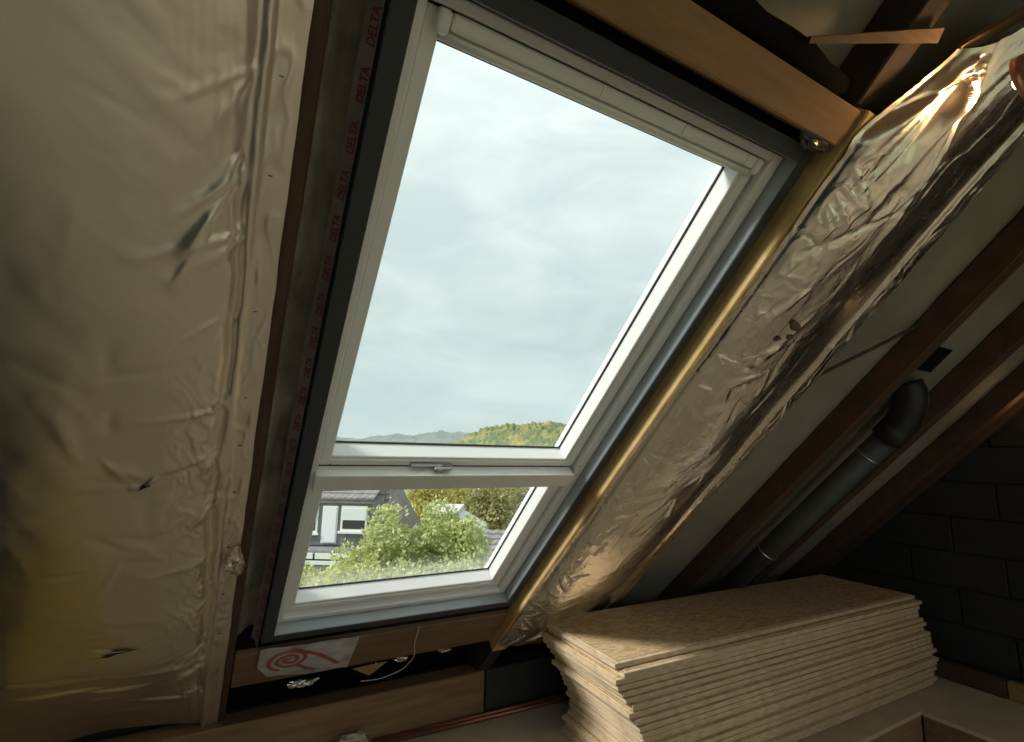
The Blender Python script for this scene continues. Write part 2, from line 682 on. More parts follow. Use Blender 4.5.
def BP(u, v, d):
    """same as RP on the rear slope (mirror about the ridge)"""
    p = RP(u, v, d)
    return Vector((p.x, 2 * RIDGE_Y - p.y, p.z))


FILL_WINDOWS = [(-1.55, 0.25, -2.25, 0.15), (0.35, 2.15, -2.25, 0.15), (2.25, 3.30, -2.25, 0.15)]  # added windows out of view, sized to fill the room with skylight


def rear_slope():
    vtop = (D_M * SP - RIDGE_Y) / CP
    us = sorted([X_L - .1, X_R + .1] + [w[0] for w in FILL_WINDOWS] + [w[1] for w in FILL_WINDOWS])
    vsn = [-3.25, FILL_WINDOWS[0][2], FILL_WINDOWS[0][3], vtop]
    parts = []
    for i in range(len(us) - 1):
        for j in range(3):
            cu = (us[i] + us[i + 1]) / 2
            cv = (vsn[j] + vsn[j + 1]) / 2
            if any(w[0] < cu < w[1] and w[2] < cv < w[3] for w in FILL_WINDOWS):
                continue
            parts.append(box_geo(BP, us[i], us[i + 1], vsn[j], vsn[j + 1], D_M, 1.20))
    V, F = join(parts)
    mk('ceiling', V, F, M_LINING, kind='structure')
    for k, (a, b, c, d) in enumerate(FILL_WINDOWS):
        fr = join([box_geo(BP, a, a + .06, c, d, 1.06, 1.19), box_geo(BP, b - .06, b, c, d, 1.06, 1.19),
                   box_geo(BP, a + .06, b - .06, c, c + .06, 1.06, 1.19), box_geo(BP, a + .06, b - .06, d - .06, d, 1.06, 1.19)])
        w = mk('window_%d' % (k + 3), fr[0], fr[1], M_WHITE, kind='structure')
        g = box_geo(BP, a + .06, b - .06, c + .06, d - .06, 1.140, 1.144)
        mk('glass', g[0], g[1], M_GLASS, parent=w)


rear_slope()


def gables():
    ztop = 3.3
    # left gable, plain render
    def gable(name, x0, x1, mat):
        prof = [(-3.3, -0.3), (3.06, -0.3)]
        for k in (1, -1):
            pts = [(3.06 if k == 1 else -3.06 + 2 * RIDGE_Y, None)]
            y = 3.06
            z = 1.40 + (1.135 - y * SP) / CP
            prof.append((y if k == 1 else 2 * RIDGE_Y - y, z))
            if k == 1:
                prof.append((RIDGE_Y, 1.40 + (1.135 - RIDGE_Y * SP) / CP))
        V = [(x, y, z) for x in (x0, x1) for (y, z) in prof]
        n = len(prof)
        F = [tuple(range(n)), tuple(range(2 * n - 1, n - 1, -1))] + [(i, (i + 1) % n, (i + 1) % n + n, i + n) for i in range(n)]
        return mk(name, V, F, mat, kind='structure')
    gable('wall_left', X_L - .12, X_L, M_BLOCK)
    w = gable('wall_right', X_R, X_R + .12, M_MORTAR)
    # grey blocks laid in courses
    z = 0.115
    row = 0
    proto = None
    while z < 2.0:
        h = 0.223
        y = -0.2 - (0.25 if row % 2 else 0)
        while y < 2.75:
            yc = y + 0.24
            far = ((z + h - 1.40) * CP + (y + 0.48) * SP)
            if far < 1.25 and y + .24 < 2.9 and y + .48 < 2.85:
                if proto is None:
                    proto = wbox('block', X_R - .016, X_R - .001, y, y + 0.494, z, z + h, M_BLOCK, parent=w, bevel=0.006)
                    base = proto.location.copy()
                    y00, z00 = y, z
                else:
                    o = proto.copy()
                    COL.objects.link(o)
                    o.location = base + Vector((random.uniform(-.004, 0.0), y - y00, z - z00))
            y += 0.50
        z += 0.23
        row += 1
    # knee walls behind the rafters' feet
    wbox('wall_front', X_L - .1, X_R + .1, 3.0, 3.1, -0.3, 0.2, M_MORTAR, bevel=0, kind='structure')
    wbox('wall_back', X_L - .1, X_R + .1, -3.35, -3.25, -0.3, 0.2, M_MORTAR, bevel=0, kind='structure')


gables()


def floor():
    f = wbox('floor', X_L - .1, X_R + .1, -3.3, 3.05, -0.28, -0.235, M_PLASTER, bevel=0, kind='structure')
    ys = [-2.82, -2.20, -1.58, -0.96, -0.34, 0.28, 0.90, 1.52, 2.14, 2.76, 2.99]
    for i in range(len(ys) - 1):
        y0, y1 = ys[i], ys[i + 1]
        if abs(y0 - 0.90) < 1e-6:
            xs = [(X_L, 0.45), (0.45, 2.50), (3.52, X_R)]
        elif i % 2:
            xs = [(X_L, -0.6), (-0.6, 1.45), (1.45, 3.5), (3.5, X_R)]
        else:
            xs = [(X_L, 0.4), (0.4, 2.45), (2.45, X_R)]
        for a, b in xs:
            wbox('floor_panel', a + .0008, b - .0008, y0 + .0008, y1 - .0008, -0.022, 0.0, M_FLOOR, parent=f, bevel=0.001)
    # joists framing the opening
    wbox('floor_joist', 2.44, 3.52, 1.524, 1.600, -0.234, -0.023, M_PLATE, parent=f)
    wbox('floor_joist', 3.53, 3.61, 0.6, 1.522, -0.234, -0.023, M_BEAM_DARK, parent=f)
    wbox('floor_joist', 2.40, 2.48, 0.6, 1.534, -0.234, -0.023, M_BEAM, parent=f)
    wbox('floor_joist', 2.44, 3.60, 0.82, 0.895, -0.234, -0.023, M_BEAM, parent=f)
    # wall plate by the right gable
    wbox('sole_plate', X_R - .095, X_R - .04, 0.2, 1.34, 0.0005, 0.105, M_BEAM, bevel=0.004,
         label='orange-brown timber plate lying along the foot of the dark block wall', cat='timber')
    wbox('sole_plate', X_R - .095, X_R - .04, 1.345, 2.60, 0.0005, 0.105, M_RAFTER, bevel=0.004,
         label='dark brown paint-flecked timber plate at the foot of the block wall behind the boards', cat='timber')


floor()

# ------------------------------------------------------------------ timbers
RAFTERS = [
    (-0.70, -0.62, M_RAFTER, 'dark rafter hidden behind the big foil sheet on the left'),
    (-0.018, 0.062, M_RAFTER, 'dark brown rafter between the left foil sheet and the roof window'),
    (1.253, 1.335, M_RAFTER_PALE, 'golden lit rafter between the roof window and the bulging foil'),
    (1.258, 1.33, M_RAFTER_SHADE, 'upper rafter length darkened in colour for shade, above the end of the orange header beam'),
    (1.90, 1.98, M_RAFTER, 'rafter under the right edge of the bulging foil sheet'),
    (2.57, 2.65, M_RAFTER, 'reddish dark rafter left of the grey vent pipe, first one bare of foil'),
    (3.265, 3.345, M_RAFTER, 'dark rafter directly right of the grey vent pipe'),
    (3.93, 4.01, M_RAFTER, 'dark rafter second to the right of the vent pipe'),
    (4.14, 4.21, M_RAFTER, 'rightmost dark rafter tight against the block gable wall'),
]
VTOP = (1.0 * SP - RIDGE_Y) / CP - 0.02
for a, b, m, lab in RAFTERS:
    pale = m is M_RAFTER_PALE
    rbox('rafter', a, b, 0.21 if m is M_RAFTER_SHADE else (-2.46 if pale else -2.98), 0.205 if pale else VTOP, 0.955 if pale else 1.0, 1.109, m, bevel=0.004, label=lab, cat='rafter',
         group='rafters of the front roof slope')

rbox('rafter', 1.258, 1.33, -2.98, -2.465, 0.962, 1.109, M_RAFTER_SHADE, bevel=0.004,
     label='rafter foot darkened in colour for shade, below the golden rafter', cat='rafter', group='rafters of the front roof slope')

rbox('header_beam', 0.066, 1.2515, 0.111, 0.198, 0.967, 1.109, M_BEAM, bevel=0.004,
     label='orange-brown timber header beam above the roof window', cat='beam')
rbox('header_beam', 0.066, 1.2515, -2.44, -2.17, 1.003, 1.10, M_BEAM_DARK, bevel=0.004,
     label='dark brown timber header under the roof window', cat='beam')
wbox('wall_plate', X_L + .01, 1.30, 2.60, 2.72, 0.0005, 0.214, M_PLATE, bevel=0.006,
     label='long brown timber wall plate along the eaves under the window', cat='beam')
wbox('wall_plate', 1.31, 3.9, 2.605, 2.72, 0.0005, 0.212, material('dark_grey_wood', (0.045, 0.043, 0.038), 0.85), bevel=0.006,  # plain dark grey, darker than the brown plate beside it
     label='dark grey timber plate behind the OSB stack', cat='beam')


# ------------------------------------------------------------------ the roof window
def ring(name, u0, u1, v0, v1, w, d0, d1, mat, parent, bevel=0.004, names=('stile', 'rail')):
    """four mitre-less members around an opening; w = (left, right, bottom, top) widths"""
    wl, wr, wb, wt = w
    rbox(names[0], u0 - wl, u0, v0 - wb, v1 + wt, d0, d1, mat, parent, bevel)
    rbox(names[0], u1, u1 + wr, v0 - wb, v1 + wt, d0, d1, mat, parent, bevel)
    rbox(names[1], u0, u1, v0 - wb, v0, d0, d1, mat, parent, bevel)
    rbox(names[1], u0, u1, v1, v1 + wt, d0, d1, mat, parent, bevel)


def roof_window():
    base = RP(0.69, -2.06, 1.06)
    w1 = empty('window_1', RP(0.69, -1.19, 1.06), kind='structure')
    w1['label'] = 'upper opening sash of the white roof window'
    w2 = empty('window_2', base, kind='structure')
    w2['label'] = 'lower fixed pane of the white roof window'
    # outer frame members
    for (nm, a, b, c, d, par) in (('frame', 0.190, 0.2145, -1.20, 0.0455, w1), ('frame', 1.166, 1.203, -1.20, 0.0455, w1),
                                  ('frame', 0.2145, 1.166, 0.023, 0.0455, w1),
                                  ('frame', 0.190, 0.2145, -2.064, -1.20, w2), ('frame', 1.166, 1.203, -2.064, -1.20, w2),
                                  ('frame', 0.2145, 1.166, -2.064, -2.036, w2)):
        rbox(nm, a, b, c, d, 1.055, 1.15 if d < -2.0 else 1.20, M_WHITE, par, 0.004, 2)
    # upper sash
    u0, u1, v0, v1 = 0.2516, 1.110, -1.151, -0.030
    rbox('sash_stile', 0.2185, u0, -1.192, 0.018, 1.080, 1.17, M_WHITE, w1, 0.004, 2)
    rbox('sash_stile', u1, 1.160, -1.192, 0.018, 1.080, 1.17, M_WHITE, w1, 0.004, 2)
    rbox('sash_rail', u0, u1, -1.192, v0, 1.080, 1.143, M_WHITE, w1, 0.004, 2)
    rbox('sash_rail', u0, u1, v1, 0.018, 1.080, 1.143, M_WHITE, w1, 0.004, 2)
    # glazing beads and seals around the panes
    for (a, b, c, d, par) in ((u0, u1, v0, v1, w1), (u0, u1, -1.980, -1.262, w2)):
        parts = []
        t = 0.0045
        for q in ((a, a + t, c, d), (b - t, b, c, d), (a + t, b - t, c, c + t), (a + t, b - t, d - t, d)):
            parts.append(box_geo(RP, q[0], q[1], q[2], q[3], 1.1375, 1.1425))
        V, F = join(parts)
        mk('glazing_seal', V, F, M_GASKET, par)
    rbox('glass', u0 + .001, u1 - .001, v0 - .03, v1 + .03, 1.1435, 1.1475, M_GLASS, w1, 0)
    rbox('glass', u0 + .001, u1 - .001, -2.02, -1.263, 1.1375 + .005, 1.1465, M_GLASS_LOW, w2, 0)
    # lower fixed glazing frame
    rbox('glazing_stile', 0.2165, u0, -2.0335, -1.262, 1.080, 1.17, M_WHITE, w2, 0.004, 2)
    rbox('glazing_stile', u1, 1.1645, -2.0335, -1.262, 1.080, 1.17, M_WHITE, w2, 0.004, 2)
    rbox('glazing_rail', u0, u1, -2.0335, -1.980, 1.080, 1.142, M_WHITE, w2, 0.004, 2)
    rbox('glazing_rail', 0.2165, 1.1645, -1.262, -1.222, 1.080, 1.17, M_WHITE, w2, 0.004, 2)
    # stepped inner bead of the lower frame
    rbox('bead', u0 - .012, u1 + .014, -2.006, -1.994, 1.074, 1.081, M_WHITE, w2, 0.002)
    # transom between the two lights
    V, F = box_geo(RP, 0.208, 1.151, -1.2545, -1.190, 1.030, 1.079, 0.005, 2)
    mk('transom', V, F, M_WHITE, w2)
    V, F = box_geo(RP, 0.2150, 1.148, -1.2005, -1.1985 + .004, 1.079, 1.150)
    rbox('transom_lip', 0.2150, 1.148, -1.190, -1.183, 1.028, 1.034, M_WHITE, w2, 0.002)
    # sash bead running round the opening
    rbox('bead', u0 - .008, u1 + .012, v0 - .020, v0 - .009, 1.075, 1.081, M_WHITE, w1, 0.002)
    rbox('bead', u1 + .012, u1 + .024, v0 - .020, -0.02, 1.075, 1.081, M_WHITE, w1, 0.002)
    # black seals closing the joints between sash and frame
    for (a, b, c, d) in ((0.2147, 1.1658, 0.0182, 0.0228), (0.2147, 0.2183, -1.192, 0.018), (1.1602, 1.1658, -1.192, 0.018), (0.2147, 1.1658, -1.2215, -1.1925)):
        rbox('sash_seal', a, b, c, d, 1.092, 1.165, M_GASKET, w1, 0)
    for (a, b, c, d) in ((0.2147, 0.2163, -2.0335, -1.222), (1.1647, 1.1658, -2.0335, -1.222), (0.2147, 1.1658, -2.0358, -2.0337)):
        rbox('glazing_seal', a, b, c, d, 1.092, 1.165, M_GASKET, w2, 0)
    # ventilation flap along the top
    fl = rbox('vent_flap', 0.262, 1.112, -0.0095, 0.0205, 1.046, 1.078, M_WHITE, w1, 0.007, 3)
    for uu in (0.60, 0.845, 1.075):
        rbox('clip', uu, uu + .006, -0.0085, 0.0195, 1.0435, 1.047, M_WHITE, fl, 0.001)
    for uu in (0.236, 1.114):
        rbox('end_cap', uu, uu + .025, -0.020, 0.0212, 1.044, 1.079, M_WHITE, fl, 0.008, 3)
    path = [RP(uu, -0.0205, 1.062) for uu in np.linspace(0.262, 1.126, 8)]
    V, F = tube_geo(path, 0.0095, 14)
    mk('grip_bar', V, F, M_WHITE, w1, smooth=True)
    # handle at the bottom rail
    hd = rbox('handle', 0.50, 0.612, -1.1775, -1.1715, 1.060, 1.079, M_HANDLE, w1, 0.002)
    V, F = tube_geo([RP(0.600, -1.1835, 1.079), RP(0.600, -1.1835, 1.045)], 0.0125, 18)
    mk('boss', V, F, M_HANDLE, hd, smooth=False)
    rbox('strike', 0.582, 0.650, -1.190, -1.1785, 1.070, 1.079, M_HANDLE, hd, 0.002)
    rbox('lever', 0.578, 0.640, -1.184, -1.170, 1.046, 1.058, M_HANDLE, hd, 0.005, 3)
    # small fixing on the right frame
    V, F = tube_geo([RP(1.172, -1.16, 1.0555), RP(1.172, -1.16, 1.052)], 0.004, 12)
    mk('screw', V, F, M_HANDLE, w1)
    # grey insulating collar around it
    cl = empty('trim_1', RP(0.69, -2.10, 1.0), kind='structure')
    cl['label'] = 'grey insulating collar around the roof window'
    c0, c1 = 1.010, 1.125
    rbox('collar_board', 0.147, 0.1885, -2.105, 0.088, c0, c1, M_COLLAR, cl, 0.003)
    rbox('collar_board', 1.2045, 1.238, -2.105, 0.088, c0, c1, M_COLLAR, cl, 0.003)
    rbox('collar_board', 0.1885, 1.2045, -2.105, -2.0655, c0, c1, M_COLLAR, cl, 0.003)
    rbox('collar_board', 0.1885, 1.2045, 0.048, 0.088, c0, c1, M_COLLAR, cl, 0.003)
    # dark strips over the collar edges that face the room
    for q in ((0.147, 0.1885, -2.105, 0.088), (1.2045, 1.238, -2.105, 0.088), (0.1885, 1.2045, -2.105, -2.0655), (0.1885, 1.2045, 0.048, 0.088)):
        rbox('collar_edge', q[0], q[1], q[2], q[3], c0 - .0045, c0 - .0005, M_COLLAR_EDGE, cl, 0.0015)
    # bright aluminium edging on the left jamb
    rbox('edging', 0.1888, 0.1905, -2.06, 0.045, 1.046, 1.056, M_STEEL, cl, 0)
    # joint in the right collar board, where two lengths meet
    rbox('joint_cover', 1.200, 1.2045, -1.24, -1.205, 1.0105, 1.054, M_COLLAR, cl, 0.001)
    # black felt closing the gap to the rafters
    rbox('gap_felt', 1.239, 1.2515, -2.16, 0.11, 1.045, 1.115, M_BLACK, cl, 0)
    rbox('gap_felt', 0.068, 1.2515, -2.160, -2.106, 1.02, 1.115, M_BLACK, cl, 0)
    rbox('gap_felt', 0.068, 1.2515, 0.089, 0.113, 1.04, 1.115, M_BLACK, cl, 0)
    rbox('gap_felt', 0.1395, 0.1465, -2.105, 0.088, 1.010, 1.10, M_BLACK, cl, 0)


roof_window()


# ------------------------------------------------------------------ membrane strip with red lettering
def text_mesh(body, size):
    cu = bpy.data.curves.new('lettering', 'FONT')
    cu.body = body
    cu.size = size
    cu.extrude = 0.0
    cu.offset = size * 0.03
    ob = bpy.data.objects.new('lettering', cu)
    COL.objects.link(ob)
    dg = bpy.context.evaluated_depsgraph_get()
    me = bpy.data.meshes.new_from_object(ob.evaluated_get(dg))
    V = np.array([v.co for v in me.vertices])
    F = [tuple(p.vertices) for p in me.polygons]
    bpy.data.objects.remove(ob)
    return V, F


def printed_strip():
    # dusty membrane lining the bay left of the window
    us = np.linspace(0.066, 0.142, 16)
    vs = np.linspace(-2.16, 0.60, 280)
    U, W = np.meshgrid(us, vs, indexing='ij')
    n1 = Noise2(21)
    D = 1.085 + 0.010 * fbm(n1, U * 12, W * 3, 4) - 0.03 * sstep(0.10, 0.066, U)
    D = np.minimum(D, 1.104)
    V, F = grid_from(U, W, D)
    mk('dusty_membrane', V, F, M_MEMB_DIRTY, smooth=True, recalc=False,
       label='dusty grey-brown membrane in the narrow bay left of the window', cat='membrane')
    # printed flap turned up against the collar
    us = np.linspace(0.0, 1.0, 8)
    vs = np.linspace(-2.14, 0.30, 300)
    S, W = np.meshgrid(us, vs, indexing='ij')
    n2 = Noise2(5)
    wob = 0.0025 * fbm(n2, S * 0 + 3, W * 5, 3)
    U = 0.1155 + 0.024 * S + wob * (1 - S)
    D = 1.035 - 0.024 * S + 0.0012 * fbm(n2, S * 3, W * 20, 3)
    V, F = grid_from(U, W, D)
    st = mk('printed_strip', V, F, M_MEMB_TAPE, smooth=True, recalc=False,
            label='narrow membrane strip printed with red lettering along the window collar', cat='membrane')
    TV, TF = text_mesh('DELTA', 0.0215)
    TV[:, 0] *= 0.92
    k = 0
    v = -0.045
    verts_all = None
    while v > -2.05:
        # text x runs up the slope, text y (letter tops) points left
        s = 0.86 - (TV[:, 1] / 0.0215) * 0.72
        uu = 0.1155 + 0.024 * s
        dd = 1.035 - 0.024 * s - 0.0024
        vv = v - 0.033 + TV[:, 0]
        P = np.stack([uu, dd * SP - vv * CP, 1.40 + dd * CP + vv * SP], -1)
        mk('lettering', P, TF, M_RED, parent=st, recalc=False)
        v -= 0.091
        k += 1


printed_strip()


def spiral_membrane():
    us = np.linspace(0.150, 0.520, 60)
    vs = np.linspace(0.0, 1.0, 40)
    U, S = np.meshgrid(us, vs, indexing='ij')
    n1 = Noise2(9)
    t = (U - 0.15) / 0.37
    top = -2.118 - 0.012 * t
    bot = -2.36 - 0.055 * t + 0.10 * np.clip(0.12 - t, 0, 1) / 0.12 + 0.012 * np.sin(t * 9)
    W = bot + (top - bot) * S
    base = 0.9925 + 0.002 * fbm(n1, U * 14, W * 14, 3)

    def depth(u, w):
        return 0.988 + 0.004 * fbm(n1, u * 10, w * 10, 3)
    D = depth(U, W)
    V, F = grid_from(U, W, D)
    ms = mk('membrane_flap', V, F, M_MEMB_WHITE, smooth=True, recalc=False,
            label='pale membrane flap with a red spiral print hanging under the window', cat='membrane')

    def ribbon(pts, wd, name):
        pts = np.array(pts)
        tan = np.gradient(pts, axis=0)
        tan /= np.linalg.norm(tan, axis=1)[:, None]
        nor = np.stack([-tan[:, 1], tan[:, 0]], -1)
        wd = np.asarray(wd)[:, None] if hasattr(wd, '__len__') else wd
        a = pts + nor * wd / 2
        b = pts - nor * wd / 2
        q = np.concatenate([a, b])
        d = depth(q[:, 0], q[:, 1]) - 0.0018
        P = np.stack([q[:, 0], d * SP - q[:, 1] * CP, 1.40 + d * CP + q[:, 1] * SP], -1)
        n = len(pts)
        F = [(i, i + 1, n + i + 1, n + i) for i in range(n - 1)]
        mk(name, P, F, M_RED2, parent=ms, recalc=False)
    th = np.linspace(0, 2 * math.pi * 2.55, 120) + 0.9
    r = 0.006 + 0.0046 * (th - 0.9)
    cu, cv = 0.262, -2.232
    ribbon(np.stack([cu + r * np.cos(th), cv + r * np.sin(th) * 1.05], -1), 0.016, 'spiral_print')
    s = np.linspace(0, 1, 24)
    ribbon(np.stack([0.262 + 0.21 * s, -2.142 - 0.20 * s + 0.02 * np.sin(s * 3.1)], -1), 0.020, 'swoosh_print')
    ribbon(np.stack([0.30 + 0.075 * s, -2.285 - 0.075 * s], -1), 0.018, 'swoosh_print')


spiral_membrane()


# ------------------------------------------------------------------ foil sheets
def ray_folds(U, W, rays):
    H = np.zeros_like(U)
    for (u0, v0, ang, L, wd, amp) in rays:
        cu, cv = math.cos(ang), math.sin(ang)
        t = (U - u0) * cu + (W - v0) * cv
        s = -(U - u0) * cv + (W - v0) * cu
        tt = np.clip(t / L, 0, 1)
        ex = 0.5 if (-0.06 < u0 < 0.1 or 1.25 < u0 < 1.46) else 1.0
        env = np.where((t > 0) & (t < L), np.sin(np.pi * np.clip(tt, 0, 1) ** ex), 0)
        ww = wd * (0.45 + 0.9 * tt)
        H += amp * env * np.exp(-(s / ww) ** 2)
    return H


def left_foil():
    r = np.random.default_rng(12)
    us = np.concatenate([np.linspace(-0.92, -0.30, 88), np.linspace(-0.295, 0.036, 92)])
    vs = np.linspace(-2.72, 0.70, 520)
    U, W = np.meshgrid(us, vs, indexing='ij')
    n1, n2, n3 = Noise2(31), Noise2(32), Noise2(33)
    # pillow between the rafters
    t = np.clip((-0.022 - U) / 0.60, 0, 1)
    pill = np.sin(np.pi * np.clip(t, 0, 1)) ** 0.55
    D = 0.990 - 0.060 * pill
    D += 0.010 * fbm(n1, U * 3.0, W * 1.6, 2) * pill
    # fold beside the flange
    uf = -0.040 + 0.010 * fbm(n1, U * 0 + 2, W * 3, 2) + 0.005 * fbm(n3, U * 0 + 7, W * 14, 2)
    q5 = fbm(n3, U * 34 + 1.5 * fbm(n1, U * 9, W * 9, 2), W * 15 + U * 22, 3)
    D -= 0.0085 * np.maximum(0, 0.33 - np.abs(q5)) * sstep(-0.17, -0.05, U) * sstep(-0.026, -0.036, U) * (0.25 + sstep(-0.2, 0.5, fbm(n2, U * 2, W * 2.3, 2)) + 0.6 * sstep(-0.7, -1.1, W))
    D += 0.016 * np.exp(-((U - uf) / 0.010) ** 2) * (0.4 + 0.6 * sstep(-0.5, 0.6, fbm(n2, U * 0, W * 4, 2)))
    D -= 0.010 * np.exp(-((U + 0.020) / 0.007) ** 2)
    # soft creases over the whole sheet
    q = fbm(n2, U * 6 + 0.6 * fbm(n1, U * 3, W * 3, 2), W * 6, 3)
    D += 0.0020 * np.abs(q) * pill * sstep(0.3, -1.3, W) + 0.0008 * np.abs(q) * pill
    q2 = fbm(n3, U * 16, W * 30 + U * 8, 3)
    D += 0.0030 * q2 * sstep(-0.35, -0.06, U) * pill * sstep(-0.9, 0.1, W)
    # vertical fine pleats near the top right
    D += 0.0007 * np.sin(U * 420 + 6 * fbm(n2, U * 9, W * 2, 2) + 3 * fbm(n1, U * 4, W * 4, 2)) * sstep(-0.16, -0.05, U) * sstep(-0.03, -0.05, U) * sstep(-0.55, -0.1, W)
    rays = []
    for (v0, k, amp) in ((-0.16, 5, .006), (-0.33, 7, .007), (-0.44, 8, .010), (-0.62, 5, .008), (-0.86, 7, .009), (-1.02, 8, .011), (-1.20, 6, .010),
                         (-1.45, 6, .008), (-1.70, 6, .009), (-1.95, 9, .010), (-2.15, 10, .011)):
        for i in range(k):
            rays.append((-0.028, v0 + r.uniform(-.015, .015), math.pi + r.uniform(0.15, 1.15), r.uniform(.05, .22), r.uniform(.004, .011),
                         .75 * amp * r.uniform(-1, 0.6)))
    # long diagonal folds below (-0.33)
    for i in range(9):
        rays.append((-0.04 - .006 * i, -0.30 - .02 * i, math.pi * 1.33 + r.uniform(-.12, .2), r.uniform(.07, .15), r.uniform(.005, .010), r.uniform(-.010, .006)))
    # soft creases round the middle and the tears
    for i in range(26):
        a = r.uniform(0, 2 * math.pi)
        rays.append((r.uniform(-.30, -.10), r.uniform(-1.5, -.75), a, r.uniform(.08, .22), r.uniform(.010, .022), r.uniform(-.004, .003)))
    for i in range(7):
        a = r.uniform(-.5, .5) + (math.pi if i % 2 else 0)
        rays.append((-.258, -1.881, a, r.uniform(.05, .13), r.uniform(.004, .008), r.uniform(-.007, .003)))
        rays.append((-.184, -1.116, a + .6, r.uniform(.03, .07), r.uniform(.003, .006), r.uniform(-.005, .002)))
    # horizontal sagging folds at the foot
    for i in range(26):
        rays.append((r.uniform(-.75, -.12), r.uniform(-2.55, -2.0), r.uniform(-.16, .12), r.uniform(.15, .45), r.uniform(.006, .02), r.uniform(-.012, .006)))
    D += ray_folds(U, W, rays) * sstep(-0.024, -0.034, U)
    # foot rolls back to the rafters
    D += 0.11 * sstep(-1.95, -2.62, W) * pill
    # flange wobble
    D += 0.0012 * fbm(n3, U * 30, W * 22, 2) * sstep(-0.03, -0.015, U)
    D -= 0.0075 * np.maximum(0, 0.36 - np.abs(fbm(n2, U * 42 + 1.2 * fbm(n1, U * 20, W * 6, 2), W * 11, 3))) * sstep(-0.03, -0.015, U) * sstep(0.034, 0.02, U)
    # ragged right edge
    U2 = U + (0.0012 * fbm(n3, U * 0, W * 9, 3) ) * sstep(0.0, 0.03, U)
    D = np.minimum(D, np.where(U > -0.024, 0.9965, 1.05))
    V, F = grid_from(U2, W, D)
    fo = mk('foil_sheet', V, F, M_FOIL, smooth=True, recalc=False,
            label='large aluminium-faced insulation sheet covering the roof slope left of the window', cat='foil')

    def at(u, v):
        i = int(np.argmin(abs(us - u)))
        j = int(np.argmin(abs(vs - v)))
        return D[i, j]

    def lens(name, u0, v0, du, dv, h, mat, lift=0.004, n=14):
        pts = []
        ua, va = u0 - du / 2, v0 - dv / 2
        for k in range(n + 1):
            s = k / n
            pts.append((ua + du * s, va + dv * s + h * math.sin(math.pi * s) ** 1.3))
        for k in range(n - 1, 0, -1):
            s = k / n
            pts.append((ua + du * s, va + dv * s - 0.45 * h * math.sin(math.pi * s)))
        P = [RP(a, b, at(a, b) - lift) for a, b in pts]
        c = RP(u0, v0, at(u0, v0) - lift)
        V = P + [c]
        nn = len(P)
        mk(name, V, [(i, (i + 1) % nn, nn) for i in range(nn)], mat, parent=fo, recalc=False)
    lens('tear', -0.258, -1.884, 0.100, 0.012, 0.011, M_TEAR)
    lens('tear_lip', -0.262, -1.874, 0.060, 0.010, 0.006, M_FOIL, 0.007)
    lens('tear', -0.184, -1.116, 0.026, 0.006, 0.008, M_TEAR)
    # staples
    for v in (-.165, -.33, -.62, -.86, -1.02, -1.20, -1.45, -1.70, -1.95):
        Vv, Ff = box_geo(RP, .000, .007, v - .0008, v + .0008, .988, .992)
        mk('staple', Vv, Ff, M_GASKET, parent=fo)
    # loose crumpled tab half way down the flange
    uu = np.linspace(0.004, 0.062, 16)
    vv = np.linspace(-1.60, -1.44, 30)
    U3, W3 = np.meshgrid(uu, vv, indexing='ij')
    s = (W3 + 1.52) / 0.08
    U3 = 0.026 + (U3 - 0.033) * (1 - 0.75 * np.abs(s) ** 1.3)
    D3 = 0.985 - 0.012 * (1 - s ** 2) + 0.006 * fbm(n2, U3 * 70, W3 * 45, 3)
    D3 = np.minimum(D3, 0.992)
    V, F = grid_from(U3, W3, D3)
    mk('torn_tab', V, F, M_FOIL_SHINY, parent=fo, smooth=False, recalc=False)


left_foil()


